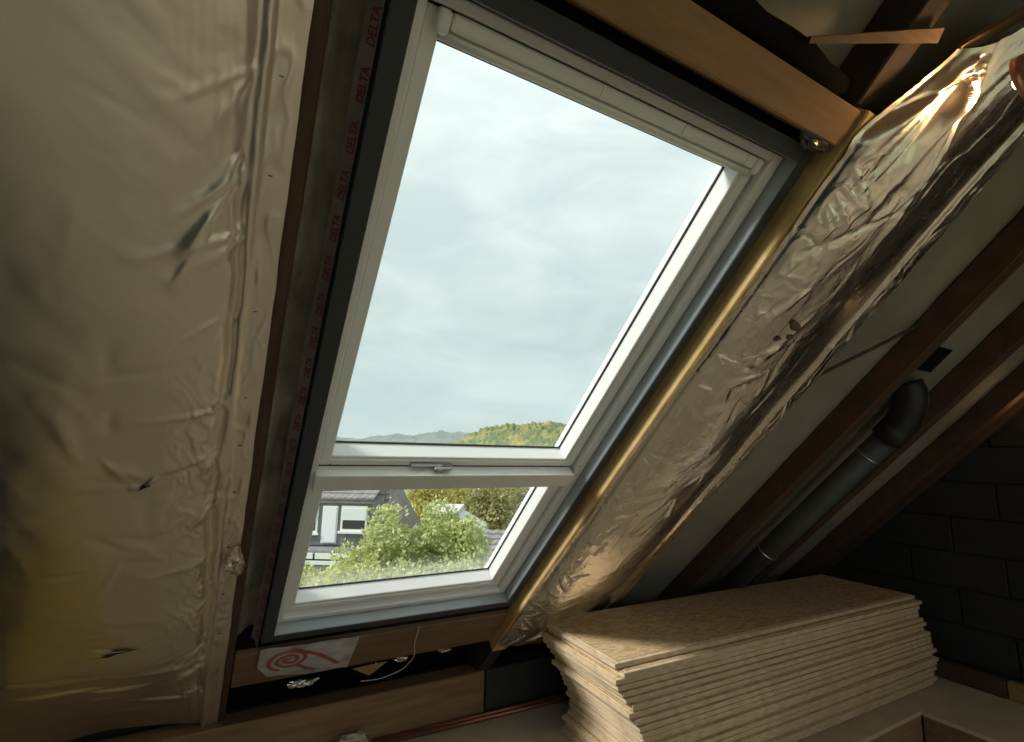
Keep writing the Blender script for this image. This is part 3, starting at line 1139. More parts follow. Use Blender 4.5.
def right_foil():
    r = np.random.default_rng(5)
    ss = np.linspace(0, 1, 250)
    vs = np.linspace(0, 1, 800)
    S, TT = np.meshgrid(ss, vs, indexing='ij')
    n1, n2, n3 = Noise2(51), Noise2(52), Noise2(53)
    top = 0.40 + 0.20 * sstep(0.0, 0.35, S) + 0.012 * fbm(n3, S * 9, S * 0, 2)
    bot = -2.40 + 0.10 * sstep(0.3, 0.95, S) + 0.015 * fbm(n1, S * 12, S * 0, 2)
    W = bot + (top - bot) * TT
    uL = 1.256 + 0.13 * sstep(0.12, 0.42, W) + 0.004 * fbm(n1, W * 6, W * 0, 3)
    uR = 1.992 + 0.006 * fbm(n2, W * 5, W * 0 + 2, 3)
    U = uL + (uR - uL) * S
    # profile: left flange, belly, valley, right flange
    t = np.clip((S - 0.02) / 0.83, 0, 1)
    belly = np.sin(np.pi * t ** 0.92) ** 0.62
    amp = 0.092 * (1 - 0.25 * sstep(0.0, 0.5, W)) * (0.92 + 0.08 * np.sin(W * 3)) * (1 - 0.72 * sstep(-1.75, -2.15, W))
    base = 0.949 + 0.043 * sstep(0.25, 0.85, S)
    D = base - amp * belly
    D += 0.012 * np.exp(-((S - 0.865) / 0.022) ** 2)
    D -= 0.010 * np.exp(-((S - 0.90) / 0.012) ** 2)
    # broad crumples
    D += 0.014 * fbm(n1, U * 4, W * 2.5, 2) * belly
    q = fbm(n2, U * 11 + 0.8 * fbm(n3, U * 6, W * 6, 2), W * 7 - U * 5, 4)
    D += 0.0022 * (np.abs(q) - 0.3) * belly
    # long thin creases running down the sheet, sharper towards the top
    w1 = fbm(n3, U * 9, W * 3, 3)
    calm = 1 - 0.85 * sstep(0.52, 0.66, S) * sstep(0.90, 0.84, S) * sstep(0.2, -0.1, W)
    q3 = fbm(n1, U * 26 + 2.2 * w1, W * 7 + 1.5 * w1, 3)
    D -= (0.0036 * np.maximum(0, 0.35 - np.abs(q3)) + 0.0015 * q3) * (0.35 + 0.9 * sstep(-0.7, 0.1, W)) * sstep(0.0, 0.1, S) * calm
    q4 = fbm(n2, U * 34 + 2.0 * w1, W * 30 - 1.5 * w1, 3)
    D -= 0.0016 * np.maximum(0, 0.3 - np.abs(q4)) * sstep(0.02, 0.1, S) * calm
    edge = sstep(0.22, 0.04, S) + 0.8 * sstep(0.80, 0.92, S)
    D -= 0.006 * np.maximum(0, 0.4 - np.abs(fbm(n3, U * 40, W * 16, 2))) * edge
    rays = []
    g = (1.425, 0.385)
    # folds fanning from the gathered top
    for i in range(26):
        a = -math.pi / 2 + r.uniform(-0.75, 0.55)
        rays.append((g[0] + r.uniform(-.01, .02), g[1] + r.uniform(-.02, .02), a, r.uniform(.18, .62), r.uniform(.006, .016), r.uniform(-.016, .012)))
    # pleats along the left edge
    for i in range(60):
        v0 = r.uniform(-2.3, 0.15)
        rays.append((1.29, v0, r.uniform(-1.2, 0.35), r.uniform(.05, .2), r.uniform(.005, .012), r.uniform(-.006, .004)))
    # creases over the belly
    for i in range(60):
        rays.append((r.uniform(1.36, 1.62), r.uniform(-2.3, 0.2), r.uniform(-2.6, -1.2), r.uniform(.08, .28), r.uniform(.006, .016), r.uniform(-.009, .008)))
    # right edge crumples
    for i in range(70):
        rays.append((r.uniform(1.90, 1.97), r.uniform(-2.3, 0.5), r.uniform(-2.2, -1.0), r.uniform(.04, .15), r.uniform(.003, .008), r.uniform(-.006, .003)))
    H = ray_folds(U, W, rays)
    D += H
    D = np.minimum(D, 0.9945)
    D = np.minimum(D, 0.9500 + 0.05 * sstep(0.125, 0.16, S))
    # the foot pulls back towards the eaves
    D -= 0.02 * sstep(-2.1, -2.45, W) * belly * 0
    V, F = grid_from(U, W, D)
    fo = mk('foil_sheet', V, F, M_FOIL_SHINY, smooth=True, recalc=False,
            label='crumpled bulging foil-faced insulation between rafters right of the window', cat='foil')

    def at(u, v):
        i, j = np.unravel_index(int(np.argmin((U - u) ** 2 + (W - v) ** 2)), U.shape)
        return D[i, j]
    for (u, v, ru, rv, seed) in ((1.445, -0.335, .021, .014, 1), (1.462, -0.375, .012, .011, 2), (1.425, -0.392, .010, .010, 3)):
        rr = np.random.default_rng(seed)
        n = 18
        ph = rr.uniform(0, 6.28, 3)
        P = [RP(u, v, at(u, v) - .005)]
        for k in range(n):
            a = 2 * math.pi * k / n
            m = 1 + .25 * math.sin(2 * a + ph[0]) + .15 * math.sin(3 * a + ph[1])
            uu = u + ru * m * math.cos(a)
            vv = v + rv * m * math.sin(a)
            P.append(RP(uu, vv, at(uu, vv) - .004))
        mk('dirt_spot', P, [(0, 1 + k, 1 + (k + 1) % n) for k in range(n)], M_STAIN, parent=fo, recalc=False)


right_foil()


# ------------------------------------------------------------------ vent pipe and strap on the right
def vent_pipe():
    uc, dc, rad = 2.985, 0.995, 0.062
    e = empty('vent_pipe', RP(uc, -2.75, dc + rad),
              'dark grey plastic vent pipe clamped between two rafters, with black elbow', 'pipe')
    V, F = tube_geo([RP(uc, -2.75, dc), RP(uc, -0.83, dc)], rad, 28)
    p = mk('pipe_body', V, F, M_DUCT, parent=e, smooth=True)
    for v in (-0.99, -1.86):
        V, F = tube_geo([RP(uc, v - .010, dc), RP(uc, v - .004, dc)], rad + .004, 28)
        mk('clamp', V, F, M_STEEL, parent=p, smooth=True)
    # black elbow turning out through the roof
    path = []
    for k in range(10):
        a = math.radians(80) * k / 9
        path.append(RP(uc - 0.03 * (k / 9), -0.84 + 0.22 * math.sin(a) + .02, dc - 0.0 + 0.11 * (1 - math.cos(a))))
    path.append(RP(uc - 0.035, -0.59, 1.108))
    V, F = tube_geo(path, 0.074, 24)
    mk('elbow', V, F, M_DUCT_BLACK, parent=e, smooth=True)
    V, F = tube_geo([RP(uc, -0.87, dc), RP(uc, -0.78, dc)], 0.078, 24)
    mk('socket', V, F, M_DUCT_BLACK, parent=e, smooth=True)
    # black opening cut in the membrane above the elbow
    rbox('cut_opening', 2.90, 3.06, -0.50, -0.36, 1.100, 1.106, M_BLACK, parent=e, bevel=0)


vent_pipe()
V, F = tube_geo([RP(2.00, -0.555, 0.994), RP(2.28, -0.42, 1.040), RP(2.56, -0.277, 1.085)], 0.0075, 8)
mk('cord', V, F, M_STRAP, smooth=True, label='thin dark cord stretched diagonally across the pale membrane bay', cat='cord')


# ------------------------------------------------------------------ splintered battens at the top right
def batten(p0, p1, w0, w1, th, mat, label):
    p0, p1 = Vector(p0), Vector(p1)
    t = (p1 - p0).normalized()
    n = Vector((0, SP, CP))
    s = t.cross(n).normalized()
    nn = s.cross(t).normalized()
    V = []
    for k in range(9):
        f = k / 8
        c = p0.lerp(p1, f)
        w = w0 + (w1 - w0) * f
        w *= 1 + 0.06 * math.sin(k * 2.3)
        for a, b in ((-.5, -.5), (.5, -.5), (.5, .5), (-.5, .5)):
            V.append(c + s * w * a + nn * th * b)
    F = []
    for k in range(8):
        for j in range(4):
            F.append((4 * k + j, 4 * k + (j + 1) % 4, 4 * k + 4 + (j + 1) % 4, 4 * k + 4 + j))
    F += [(3, 2, 1, 0), (32, 33, 34, 35)]
    mk('batten', V, F, mat, label=label, cat='batten')


batten(RP(1.02, 0.262, 1.02), RP(1.33, 0.392, 0.975), 0.012, 0.030, 0.012, M_BEAM_DARK,
       'thin orange-brown splintered batten above the header beam')
batten(RP(1.395, 0.385, 0.955), RP(1.62, 0.62, 0.955), 0.024, 0.026, 0.014, M_PLATE,
       'olive-brown batten slanting along the top of the gathered foil')


# ------------------------------------------------------------------ lamps
def lamp(name, c, axis, rad, watts, label, cord_to):
    e = empty(name, c - axis * 0.0, label, 'lamp')
    axis = axis.normalized()
    ref = Vector((1, 0, 0))
    x = axis.cross(ref).normalized()
    y = axis.cross(x)
    prof = [(-1.5, .12), (-1.45, .30), (-1.1, .42), (-.7, .72), (-.3, .93), (0.05, 1.0), (0.02, .94), (-.3, .86), (-.7, .64), (-1.05, .34)]
    n = 28
    V = []
    F = []
    for (h, q) in prof:
        for k in range(n):
            a = 2 * math.pi * k / n
            V.append(c + axis * h * rad + (x * math.cos(a) + y * math.sin(a)) * q * rad)
    for i in range(len(prof) - 1):
        for k in range(n):
            F.append((i * n + k, i * n + (k + 1) % n, (i + 1) * n + (k + 1) % n, (i + 1) * n + k))
    mk('shade', V, F, M_SHADE, parent=e, smooth=True)
    # bulb
    V = []
    F = []
    bp = [(-.95, .10), (-.7, .20), (-.35, .42), (-.05, .50), (.2, .40), (.34, .18), (.38, .02)]
    for (h, q) in bp:
        for k in range(16):
            a = 2 * math.pi * k / 16
            V.append(c + axis * h * rad + (x * math.cos(a) + y * math.sin(a)) * q * rad)
    for i in range(len(bp) - 1):
        for k in range(16):
            F.append((i * 16 + k, i * 16 + (k + 1) % 16, (i + 1) * 16 + (k + 1) % 16, (i + 1) * 16 + k))
    mk('bulb', V, F, M_BULB, parent=e, smooth=True)
    V, F = tube_geo([c - axis * 1.45 * rad, (c - axis * 1.45 * rad).lerp(cord_to, .5) + Vector((.01, 0, -.02)), cord_to], 0.004, 8)
    mk('cable', V, F, M_DUCT_BLACK, parent=e, smooth=True)
    ld = bpy.data.lights.new(name + '_light', 'POINT')
    ld.energy = watts
    ld.color = (1.0, 0.62, 0.28)
    ld.shadow_soft_size = 0.03
    lo = bpy.data.objects.new('lamp_light', ld)
    COL.objects.link(lo)
    place(lo, c + axis * 0.75 * rad, e)


M_SHADE = material('copper_shade', (0.80, 0.42, 0.26), 0.32, 0.85)
kb = NT('bulb_glow')
kb.b.inputs['Emission Color'].default_value = (1.0, 0.72, 0.42, 1)
kb.b.inputs['Emission Strength'].default_value = 6.0
M_BULB = kb.m
LAMP_C = RP(1.430, 0.363, 0.80)
lamp('lamp', LAMP_C, Vector((0.12, 0.90, -0.02)), 0.055, 1.8,
     'small copper lamp shade glowing beside the gathered foil at the right edge', RP(1.48, 1.05, 0.86))
lamp('lamp', RP(3.98, -0.47, 0.90), Vector((-0.1, 0.75, -0.5)), 0.05, 0.3,
     'copper lamp fixed to a dark rafter near the gable, glow at the right edge', RP(3.98, -0.2, 0.998))


# ------------------------------------------------------------------ stack of OSB boards
ORD = ['topmost', 'second', 'third', 'fourth', 'fifth', 'sixth', 'seventh', 'eighth', 'ninth', 'tenth', 'eleventh', 'twelfth',
       'thirteenth', 'fourteenth', 'fifteenth', 'sixteenth', 'seventeenth', 'eighteenth', 'nineteenth', 'twentieth',
       'twenty-first', 'twenty-second', 'twenty-third', 'bottom']


def osb_stack():
    L, Wd, T = 2.43, 0.585, 0.0269
    n = 20
    # board with tongue-and-groove edges
    bm = bmesh.new()
    h = T / 2
    c, g = 0.0040, 0.016
    prof = [(-Wd / 2 + g, -h), (-Wd / 2 + g, -h + c * .5), (-Wd / 2, -h + c), (-Wd / 2, h - c), (-Wd / 2 + g, h - c * .5), (-Wd / 2 + g, h),
            (Wd / 2 - g, h), (Wd / 2, h - c), (Wd / 2, -h + c), (Wd / 2 - g, -h)]
    V = []
    # the short ends are rebated in the same way
    for (x, sy, sz) in ((-L / 2 + g, 1, 1), (-L / 2 + g, .998, (h - c) / h), (-L / 2, .998, (h - c) / h), (L / 2, .998, (h - c) / h),
                        (L / 2 - g, .998, (h - c) / h), (L / 2 - g, 1, 1)):
        for (y, z) in prof:
            V.append((x, y * sy, max(-h, min(h, z * (sz if abs(z) > h - c * .9 else 1))) + h))
    k = len(prof)
    F = [tuple(range(2 * k, 3 * k)), tuple(range(4 * k - 1, 3 * k - 1, -1))]
    fm = [1, 1]
    for (p, q) in ((0, 1), (1, 2), (5, 4), (4, 3), (0, 5)):
        for i in range(k):
            j = (i + 1) % k
            F.append((p * k + i, p * k + j, q * k + j, q * k + i))
            fm.append(0 if (i in (5, 9) and (p, q) == (0, 5)) else 1)
    me = bpy.data.meshes.new('osb_board')
    me.from_pydata(V, [], F)
    bm.from_mesh(me)
    bmesh.ops.recalc_face_normals(bm, faces=bm.faces[:])
    bm.to_mesh(me)
    bm.free()
    me.materials.append(M_OSB)
    me.materials.append(M_OSB_EDGE)
    me.polygons.foreach_set('material_index', fm)
    # offsets from the topmost board downwards: along the length, across, turn
    DX = [0, .016, -.006, .006, .022, .050, .070, .058, .085, .098, .112, .125, .140, .150, .160, .165, .148, .118, .130, .108]
    DY = [0, -.030, -.022, -.012, -.004, -.012, -.020, -.013, -.022, -.027, -.022, -.014, -.022, -.010, -.020, -.012, -.022, -.010, -.018, -.010]
    offs = [(DX[k], DY[k], -1.1 + (0.22 * math.sin(k * 2.1) if k else 0)) for k in range(20)]
    rr = random.Random(3)
    for i in range(n):
        o = bpy.data.objects.new('osb_board', me)
        COL.objects.link(o)
        dx, dy, rot = offs[i]
        z = (n - 1 - i) * (T + 0.0006) + 0.0008
        o.location = (2.665 + dx + rr.uniform(-.006, .006), 1.958 + dy + rr.uniform(-.004, .004), z)
        o.rotation_euler = (0, 0, math.radians(rot + rr.uniform(-.12, .12)))
        if i == 0:
            lab = 'topmost OSB board of the stack, its strand surface in view'
        elif i == n - 1:
            lab = 'bottom OSB board of the stack, lying on the floor'
        else:
            lab = '%s OSB board from the top of the stack' % ORD[i]
        tag(o, lab, 'board', 'stacked OSB boards')


osb_stack()


# ------------------------------------------------------------------ small things at the eaves
for k, (yy, zz, r_, lab) in enumerate(((2.652, 0.0135, 0.0125, 'reddish copper pipe lying against the wall plate, rear of the pair'),
                                       (2.622, 0.0125, 0.0115, 'reddish copper pipe on the floor, front of the pair'))):
    V, F = tube_geo([(0.70 + 0.04 * k, yy - .068, zz), (1.74, yy - .105, zz), (2.7, yy - .14, zz)], r_, 14)
    mk('copper_pipe', V, F, M_COPPER, smooth=True, label=lab, cat='pipe', group='copper pipes on the floor')


def crumple(name, c, size, flat, mat, seed, label, cat, n=3):
    bm = bmesh.new()
    bmesh.ops.create_icosphere(bm, subdivisions=n, radius=1.0)
    off = Vector((seed * 3.7, seed * 1.9, 0))
    V = []
    for v in bm.verts:
        p = v.co.copy()
        k = 1 + 0.45 * mnoise.noise(p * 1.6 + off) + 0.28 * mnoise.noise(p * 4.2 + off) + .15 * mnoise.noise(p * 9 + off)
        p *= k
        V.append(Vector(c) + Vector((p.x * size[0], p.y * size[1], p.z * size[2])))
    bm.verts.index_update()
    F = [[v.index for v in f.verts] for f in bm.faces]
    bm.free()
    return mk(name, V, F, mat, label=label, cat=cat)


crumple('foil_scrap', RP(0.80, -2.52, 1.03), (.035, .02, .014), 1, M_FOIL_SHINY, 1, 'crumpled shiny foil scrap in the gap below the middle of the window', 'foil scrap')
crumple('foil_scrap', RP(1.02, -2.50, 1.03), (.032, .02, .014), 1, M_FOIL_SHINY, 2, 'crumpled shiny foil scrap in the gap near the golden rafter', 'foil scrap')
crumple('foil_scrap', RP(0.36, -2.58, 1.03), (.06, .02, .018), 1, M_FOIL_SHINY, 3, 'dim crumpled foil scrap in the gap under the red spiral print', 'foil scrap')
crumple('foil_scrap', RP(0.66, -2.53, 1.02), (.022, .02, .022), 1, M_FOIL_SHINY, 4, 'tiny bright foil scrap beside the brown card in the eaves gap', 'foil scrap')
crumple('plastic_scrap', RP(1.185, 0.100, 0.985), (.05, .02, .02), 1, M_PLASTIC, 6, 'dark crumpled plastic scrap in the corner under the header beam end', 'scrap')
crumple('paper_scrap', (0.585, 2.535, 0.055), (.080, .04, .042), 1, M_PAPER, 5, 'pale crumpled scrap on the floor at the end of the copper pipes', 'scrap')
crumple('insulation_tuft', (2.06, 2.50, 0.58), (.10, .05, .04), 1, M_WOOL, 8, 'yellowish tuft of mineral wool sticking out behind the OSB stack', 'insulation')
V, F = box_geo(RP, 0.066, 1.25, -2.87, -2.445, 1.085, 1.100)  # added black sheet, the shade of the eaves gap put into its colour
mk('eaves_shade', V, F, M_BLACK, label='black sheet standing in for shade in the gap between window header and wall plate', cat='felt')
V, F = tube_geo([RP(u, 0.236 + .006 * math.sin(u * 9), 1.06) for u in np.linspace(0.15, 1.24, 14)], [0.034 + .006 * math.sin(k * 1.9) for k in range(14)], 12)  # uneven black tube along the bay above the header
mk('black_roll', V, F, M_BLACK, smooth=True, label='black roll lying just above the orange header beam', cat='felt')
wbox('insulation_slab', -0.80, -0.36, 1.45, 2.45, 0.0008, 0.10, M_WOOL, bevel=0.02, seg=2,
     label='yellow mineral wool slab lying on the floor below the left foil', cat='insulation')
def sheeting(x0, x1, y0, y1, seed, label):  # added out of view to darken what the left foil reflects
    n1 = Noise2(seed)
    xs = np.linspace(x0, x1, 40)
    ys = np.linspace(y0, y1, 40)
    X, Y = np.meshgrid(xs, ys, indexing='ij')
    Z = 0.012 + 0.010 * np.abs(fbm(n1, X * 7, Y * 7, 3))
    n = 40
    V = np.concatenate([np.stack([X, Y, Z], -1).reshape(-1, 3), np.stack([X, Y, Z * 0 + .0008], -1).reshape(-1, 3)])
    idx = np.arange(n * n).reshape(n, n)
    F = [(idx[i, j], idx[i + 1, j], idx[i + 1, j + 1], idx[i, j + 1]) for i in range(n - 1) for j in range(n - 1)]
    rim = list(idx[:, 0]) + list(idx[-1, 1:]) + list(idx[-2::-1, -1]) + list(idx[0, -2:0:-1])
    m = len(rim)
    F += [(rim[i], rim[(i + 1) % m], rim[(i + 1) % m] + n * n, rim[i] + n * n) for i in range(m)]
    mk('dimming_sheet', V, F, M_DUCT_BLACK, smooth=True, label=label, cat='sheeting', recalc=False)


sheeting(-1.70, 0.0, 2.46, 2.59, 91, 'added black sheet dimming the foil reflections, on the floor along the wall plate under the left foil')
sheeting(-1.70, -0.83, 0.2, 2.45, 92, 'added black sheet dimming the foil reflections, on the floor left of the yellow slab')
V, F = box_geo(RP, 1.34, 1.895, -2.87, -2.40, 1.085, 1.100)  # second added sheet, coloured black for the shade below the foil
mk('eaves_shade', V, F, M_BLACK, label='black sheet standing in for shade at the foot of the bulging foil behind the OSB stack', cat='felt')
# folded brown card
P = [RP(0.55, -2.43, .985), RP(0.70, -2.42, .985), RP(0.64, -2.52, .98), RP(0.55, -2.43, .988), RP(0.70, -2.42, .988), RP(0.64, -2.52, .983)]
mk('card_scrap', P, [(0, 1, 2), (5, 4, 3), (0, 3, 4, 1), (1, 4, 5, 2), (2, 5, 3, 0)], M_CARD,
   label='small folded triangle of brown card under the window header', cat='card')
WP = np.array([(.78, -2.13, .994), (.80, -2.30, .99), (.835, -2.42, .985), (.80, -2.53, .98), (.70, -2.57, .975), (.60, -2.55, .975)])
tk = np.linspace(0, 5, 30)
for _ in range(1):
    W3 = np.stack([np.interp(tk, range(6), WP[:, c]) for c in range(3)], -1)
    ker = np.array([.1, .2, .4, .2, .1])
    pad = np.concatenate([W3[:1], W3[:1], W3, W3[-1:], W3[-1:]])
    W3 = np.stack([np.convolve(pad[:, c], ker, 'valid') for c in range(3)], -1)
V, F = tube_geo([RP(*p) for p in W3], 0.0022, 6)
mk('wire', V, F, M_WIRE, smooth=True, label='thin white wire hanging from the window header', cat='wire')


# ------------------------------------------------------------------ outside
def leaf_cloud(name, blobs, count, size, mat, seed, parent=None, **kw):
    """leaf blades scattered through a set of ellipsoids (cx, cy, cz, rx, ry, rz)"""
    r = np.random.default_rng(seed)
    B = np.array(blobs)
    vol = (B[:, 3] * B[:, 4] * B[:, 5]) ** (2 / 3)
    pick = r.choice(len(B), count, p=vol / vol.sum())
    d = r.normal(size=(count, 3))
    d /= np.linalg.norm(d, axis=1)[:, None]
    rad = r.random(count) ** 0.28
    lump = 1 + 0.22 * np.sin(d[:, 0] * 7 + pick) * np.sin(d[:, 1] * 6 + 2 * pick) + 0.15 * np.sin(d[:, 2] * 9 + pick)
    C = B[pick, :3] + d * B[pick, 3:] * (rad * lump)[:, None]
    a = r.normal(size=(count, 3))
    a /= np.linalg.norm(a, axis=1)[:, None]
    b = np.cross(a, r.normal(size=(count, 3)))
    b /= np.linalg.norm(b, axis=1)[:, None]
    s = size * r.uniform(.6, 1.35, count)[:, None]
    V = np.stack([C - a * s, C - b * s * .5, C + a * s, C + b * s * .5], 1).reshape(-1, 3)
    F = np.arange(count * 4).reshape(-1, 4)
    return mk(name, V, F, mat, parent=parent, recalc=False, **kw)


def tree(name, base, blobs, count, size, mat, seed, label, cat='tree', group=None):
    base = Vector(base)
    e = empty(name, base, label, cat, group)
    leaf_cloud('foliage', blobs, count, size, mat, seed, parent=e)
    top = Vector(blobs[0][:3])
    parts = [tube_geo([base, base.lerp(top, .5) + Vector((.1, .05, 0)), top], [0.13, .09, .03], 8)]
    for b in blobs[1:]:
        parts.append(tube_geo([base.lerp(top, .35), Vector(b[:3])], [0.06, .02], 6))
    V, F = join(parts)
    mk('trunk', V, F, M_BARK, parent=e, smooth=True)
    return e


GROUND_Z = -5.8


def garden():
    # ground with a gentle fall
    n = 20
    V = []
    for i in range(n + 1):
        for j in range(n + 1):
            x = -600 + 1200 * i / n
            y = -400 + 1500 * j / n
            V.append((x, y, GROUND_Z))
    F = [(i * (n + 1) + j, (i + 1) * (n + 1) + j, (i + 1) * (n + 1) + j + 1, i * (n + 1) + j + 1) for i in range(n) for j in range(n)]
    mk('ground', V, F, M_GRASS, kind='structure', recalc=False)

    def bl(a, b, z, ra, rb, rz):
        p = HP(a, b, z)
        return (p.x, p.y, p.z, ra, rb, rz)
    tree('garden_tree', HP(-2.2, 9.2, GROUND_Z), [bl(-2.25, 9.2, -0.25, .42, .5, .62), bl(-2.65, 9.0, -0.75, .5, .5, .5), bl(-1.85, 9.3, -0.55, .40, .5, .60), bl(-2.3, 9.2, -1.3, .8, .7, .7)],
         9000, 0.045, M_LEAF_GREEN, 1, 'light green leafy tree in front of the slate-clad dormer', group='garden trees')
    tree('garden_tree', HP(-1.2, 9.6, GROUND_Z), [bl(-1.35, 9.6, -0.20, .42, .5, .60), bl(-0.85, 9.4, -0.40, .42, .5, .60), bl(-1.1, 9.5, -0.95, .8, .6, .6)],
         9000, 0.045, M_LEAF_GREEN, 2, 'light green leafy tree right of the dormer, before the pale shed', group='garden trees')
    # hedge along the near edge
    blobs = [bl(-4.4 + i * .45, 8.2 + .15 * math.sin(i), -1.00 + .08 * math.sin(i * 1.7), .42, .45, .60) for i in range(11)]
    e = empty('hedge', HP(-2.2, 8.2, GROUND_Z), 'low yellow-green hedge across the foot of the lower pane', 'hedge')
    leaf_cloud('foliage', blobs, 20000, 0.045, M_LEAF_HEDGE, 3, parent=e)
    parts = [tube_geo([HP(-4.4 + i * .9, 8.2, GROUND_Z), HP(-4.4 + i * .9, 8.2, -1.2)], .04, 6) for i in range(6)]
    V, F = join(parts)
    mk('stems', V, F, M_BARK, parent=e)
    # trees behind
    specs = [(-6.3, 39.5, -0.2, 1.7, 2.6, M_LEAF_YELLOW, 'yellow autumn tree just right of the dark tiled roof'),
             (-4.6, 45, 0.0, 2.0, 3.2, M_LEAF_YELLOW, 'golden autumn tree behind the pale shed roof'),
             (-1.7, 37, -0.2, 1.6, 2.8, M_LEAF_OLIVE, 'olive-green tree right of the pale shed roof'),
             (0.8, 42.5, 0.0, 2.2, 3.4, M_LEAF_OLIVE, 'brownish olive tree at the right side of the lower pane'),
             (3.4, 37, 0.4, 1.6, 3.0, M_LEAF_OLIVE, 'olive tree furthest right behind the window frame')]
    for k, (a, b, top, r_, h, m, lab) in enumerate(specs):
        zc = top - h * .55
        tree('autumn_tree', HP(a, b, GROUND_Z), [bl(a, b, zc, r_, r_, h * .6), bl(a - r_ * .5, b - .6, zc - .9, r_ * .7, r_ * .7, h * .5), bl(a + r_ * .6, b - .8, zc - 1.1, r_ * .7, r_ * .7, h * .55),
                                                    bl(a, b - .8, zc - 2.0, r_ * 1.0, r_, h * .5)],
             5500, 0.15, m, 20 + k, lab, group='trees behind the gardens')


garden()


def tiled_roof(name, a0, a1, b_eave, z_eave, b_ridge, z_ridge, courses, mat, parent, a1_top=None):
    """stepped courses of tiles on one slope"""
    V = []
    F = []
    nt = int((a1 - a0) / 0.30)
    for k in range(courses):
        f0, f1 = k / courses, (k + 1) / courses
        b0, z0 = b_eave + (b_ridge - b_eave) * f0, z_eave + (z_ridge - z_eave) * f0
        b1, z1 = b_eave + (b_ridge - b_eave) * f1, z_eave + (z_ridge - z_eave) * f1
        lift = 0.05
        ae = a1 if a1_top is None else a1 + (a1_top - a1) * (f0 + f1) / 2
        for i in range(nt):
            x0 = a0 + (ae - a0) * i / nt
            x1 = a0 + (ae - a0) * (i + 1) / nt
            xm = (x0 + x1) / 2
            n = len(V)
            for (x, dz) in ((x0, 0.0), (xm, 0.045), (x1, 0.0)):
                V.append(HP(x, b0, z0 + lift + dz))
                V.append(HP(x, b1, z1 + dz * .6))
                V.append(HP(x, b0, z0 - 0.02))
            F += [(n, n + 3, n + 4, n + 1), (n + 3, n + 6, n + 7, n + 4), (n + 2, n + 5, n + 3, n), (n + 5, n + 8, n + 6, n + 3)]
    return mk(name, V, F, mat, parent=parent, recalc=False, kind='stuff')


def house():
    e = empty('house', HP(-9.5, 26, GROUND_Z), 'house with dark tiled roof and slate-clad dormer seen through the lower pane', 'house')
    # walls
    hbox('walls', -16, -5.9, 23.7, 31, GROUND_Z, -3.75, M_RENDER, e)
    # main roof slopes
    tiled_roof('roof_tiles', -16.2, -5.6, 23.3, -3.9, 28.3, 0.55, 17, M_TILE, e, -6.9)
    V = [HP(-16.2, 28.3, .55), HP(-6.9, 28.3, .55), HP(-5.6, 33.3, -3.9), HP(-16.2, 33.3, -3.9), HP(-5.6, 23.3, -3.9)]
    mk('rear_roof', V, [(0, 1, 2, 3), (4, 2, 1)], M_TILE, parent=e, recalc=False)
    # dormer box
    d = hbox('dormer', -13.5, -6.60, 24.0, 27.6, -3.15, -1.10, M_SLATE, e)
    hbox('fascia', -13.6, -6.5, 23.85, 23.999, -1.18, -0.99, M_SLATE, d)
    tiled_roof('dormer_roof', -13.6, -6.5, 23.8, -0.98, 26.6, -0.10, 5, M_TILE, d)
    # slate rows on the cladding
    parts = [box_geo(HP, -13.5, -6.60, 23.965, 23.999, -3.12 + .2 * i, -3.12 + .2 * i + .185) for i in range(10)]
    V, F = join(parts)
    mk('cladding_rows', V, F, M_SLATE, parent=d)

    def win(a0, a1, z0, z1, shut, door=False):
        w = hbox('door' if door else 'dormer_window', a0, a1, 23.90, 23.964, z0, z1, M_HWHITE, e)
        if door:
            hbox('shutter', a0 + .06, a1 - .06, 23.87, 23.899, z0 + .05, z1 - .05, M_SHUTTER, w)
            return
        hbox('pane', a0 + .1, a1 - .1, 23.885, 23.899, z0 + .1, shut, M_PANE, w)
        parts = [box_geo(HP, a0 + .06, a1 - .06, 23.865, 23.898, shut + i * .06, shut + i * .06 + .056) for i in range(int((z1 - .05 - shut) / .06))]
        V, F = join(parts)
        mk('roller_shutter', V, F, M_SHUTTER, parent=w)
        hbox('sill', a0 - .08, a1 + .08, 23.78, 23.899, z0 - .10, z0 - .001, M_HWHITE, w)
    win(-8.02, -6.78, -2.45, -1.30, -1.95)
    win(-8.90, -8.18, -3.02, -1.32, 0, True)
    win(-10.3, -9.10, -2.55, -1.32, -1.95)
    # balcony with a white-panelled parapet in front of the dormer
    hbox('balcony_floor', -12.5, -6.9, 22.9, 23.86, -3.30, -3.16, M_SLATE, e)
    for i in range(6):
        a = -11.9 + i * .80
        hbox('parapet_panel', a, a + .70, 22.82, 22.89, -3.50, -3.26, M_HWHITE, e)
    hbox('parapet_band', -12.5, -6.9, 22.80, 22.90, -3.74, -3.58, M_HWHITE, e)


house()


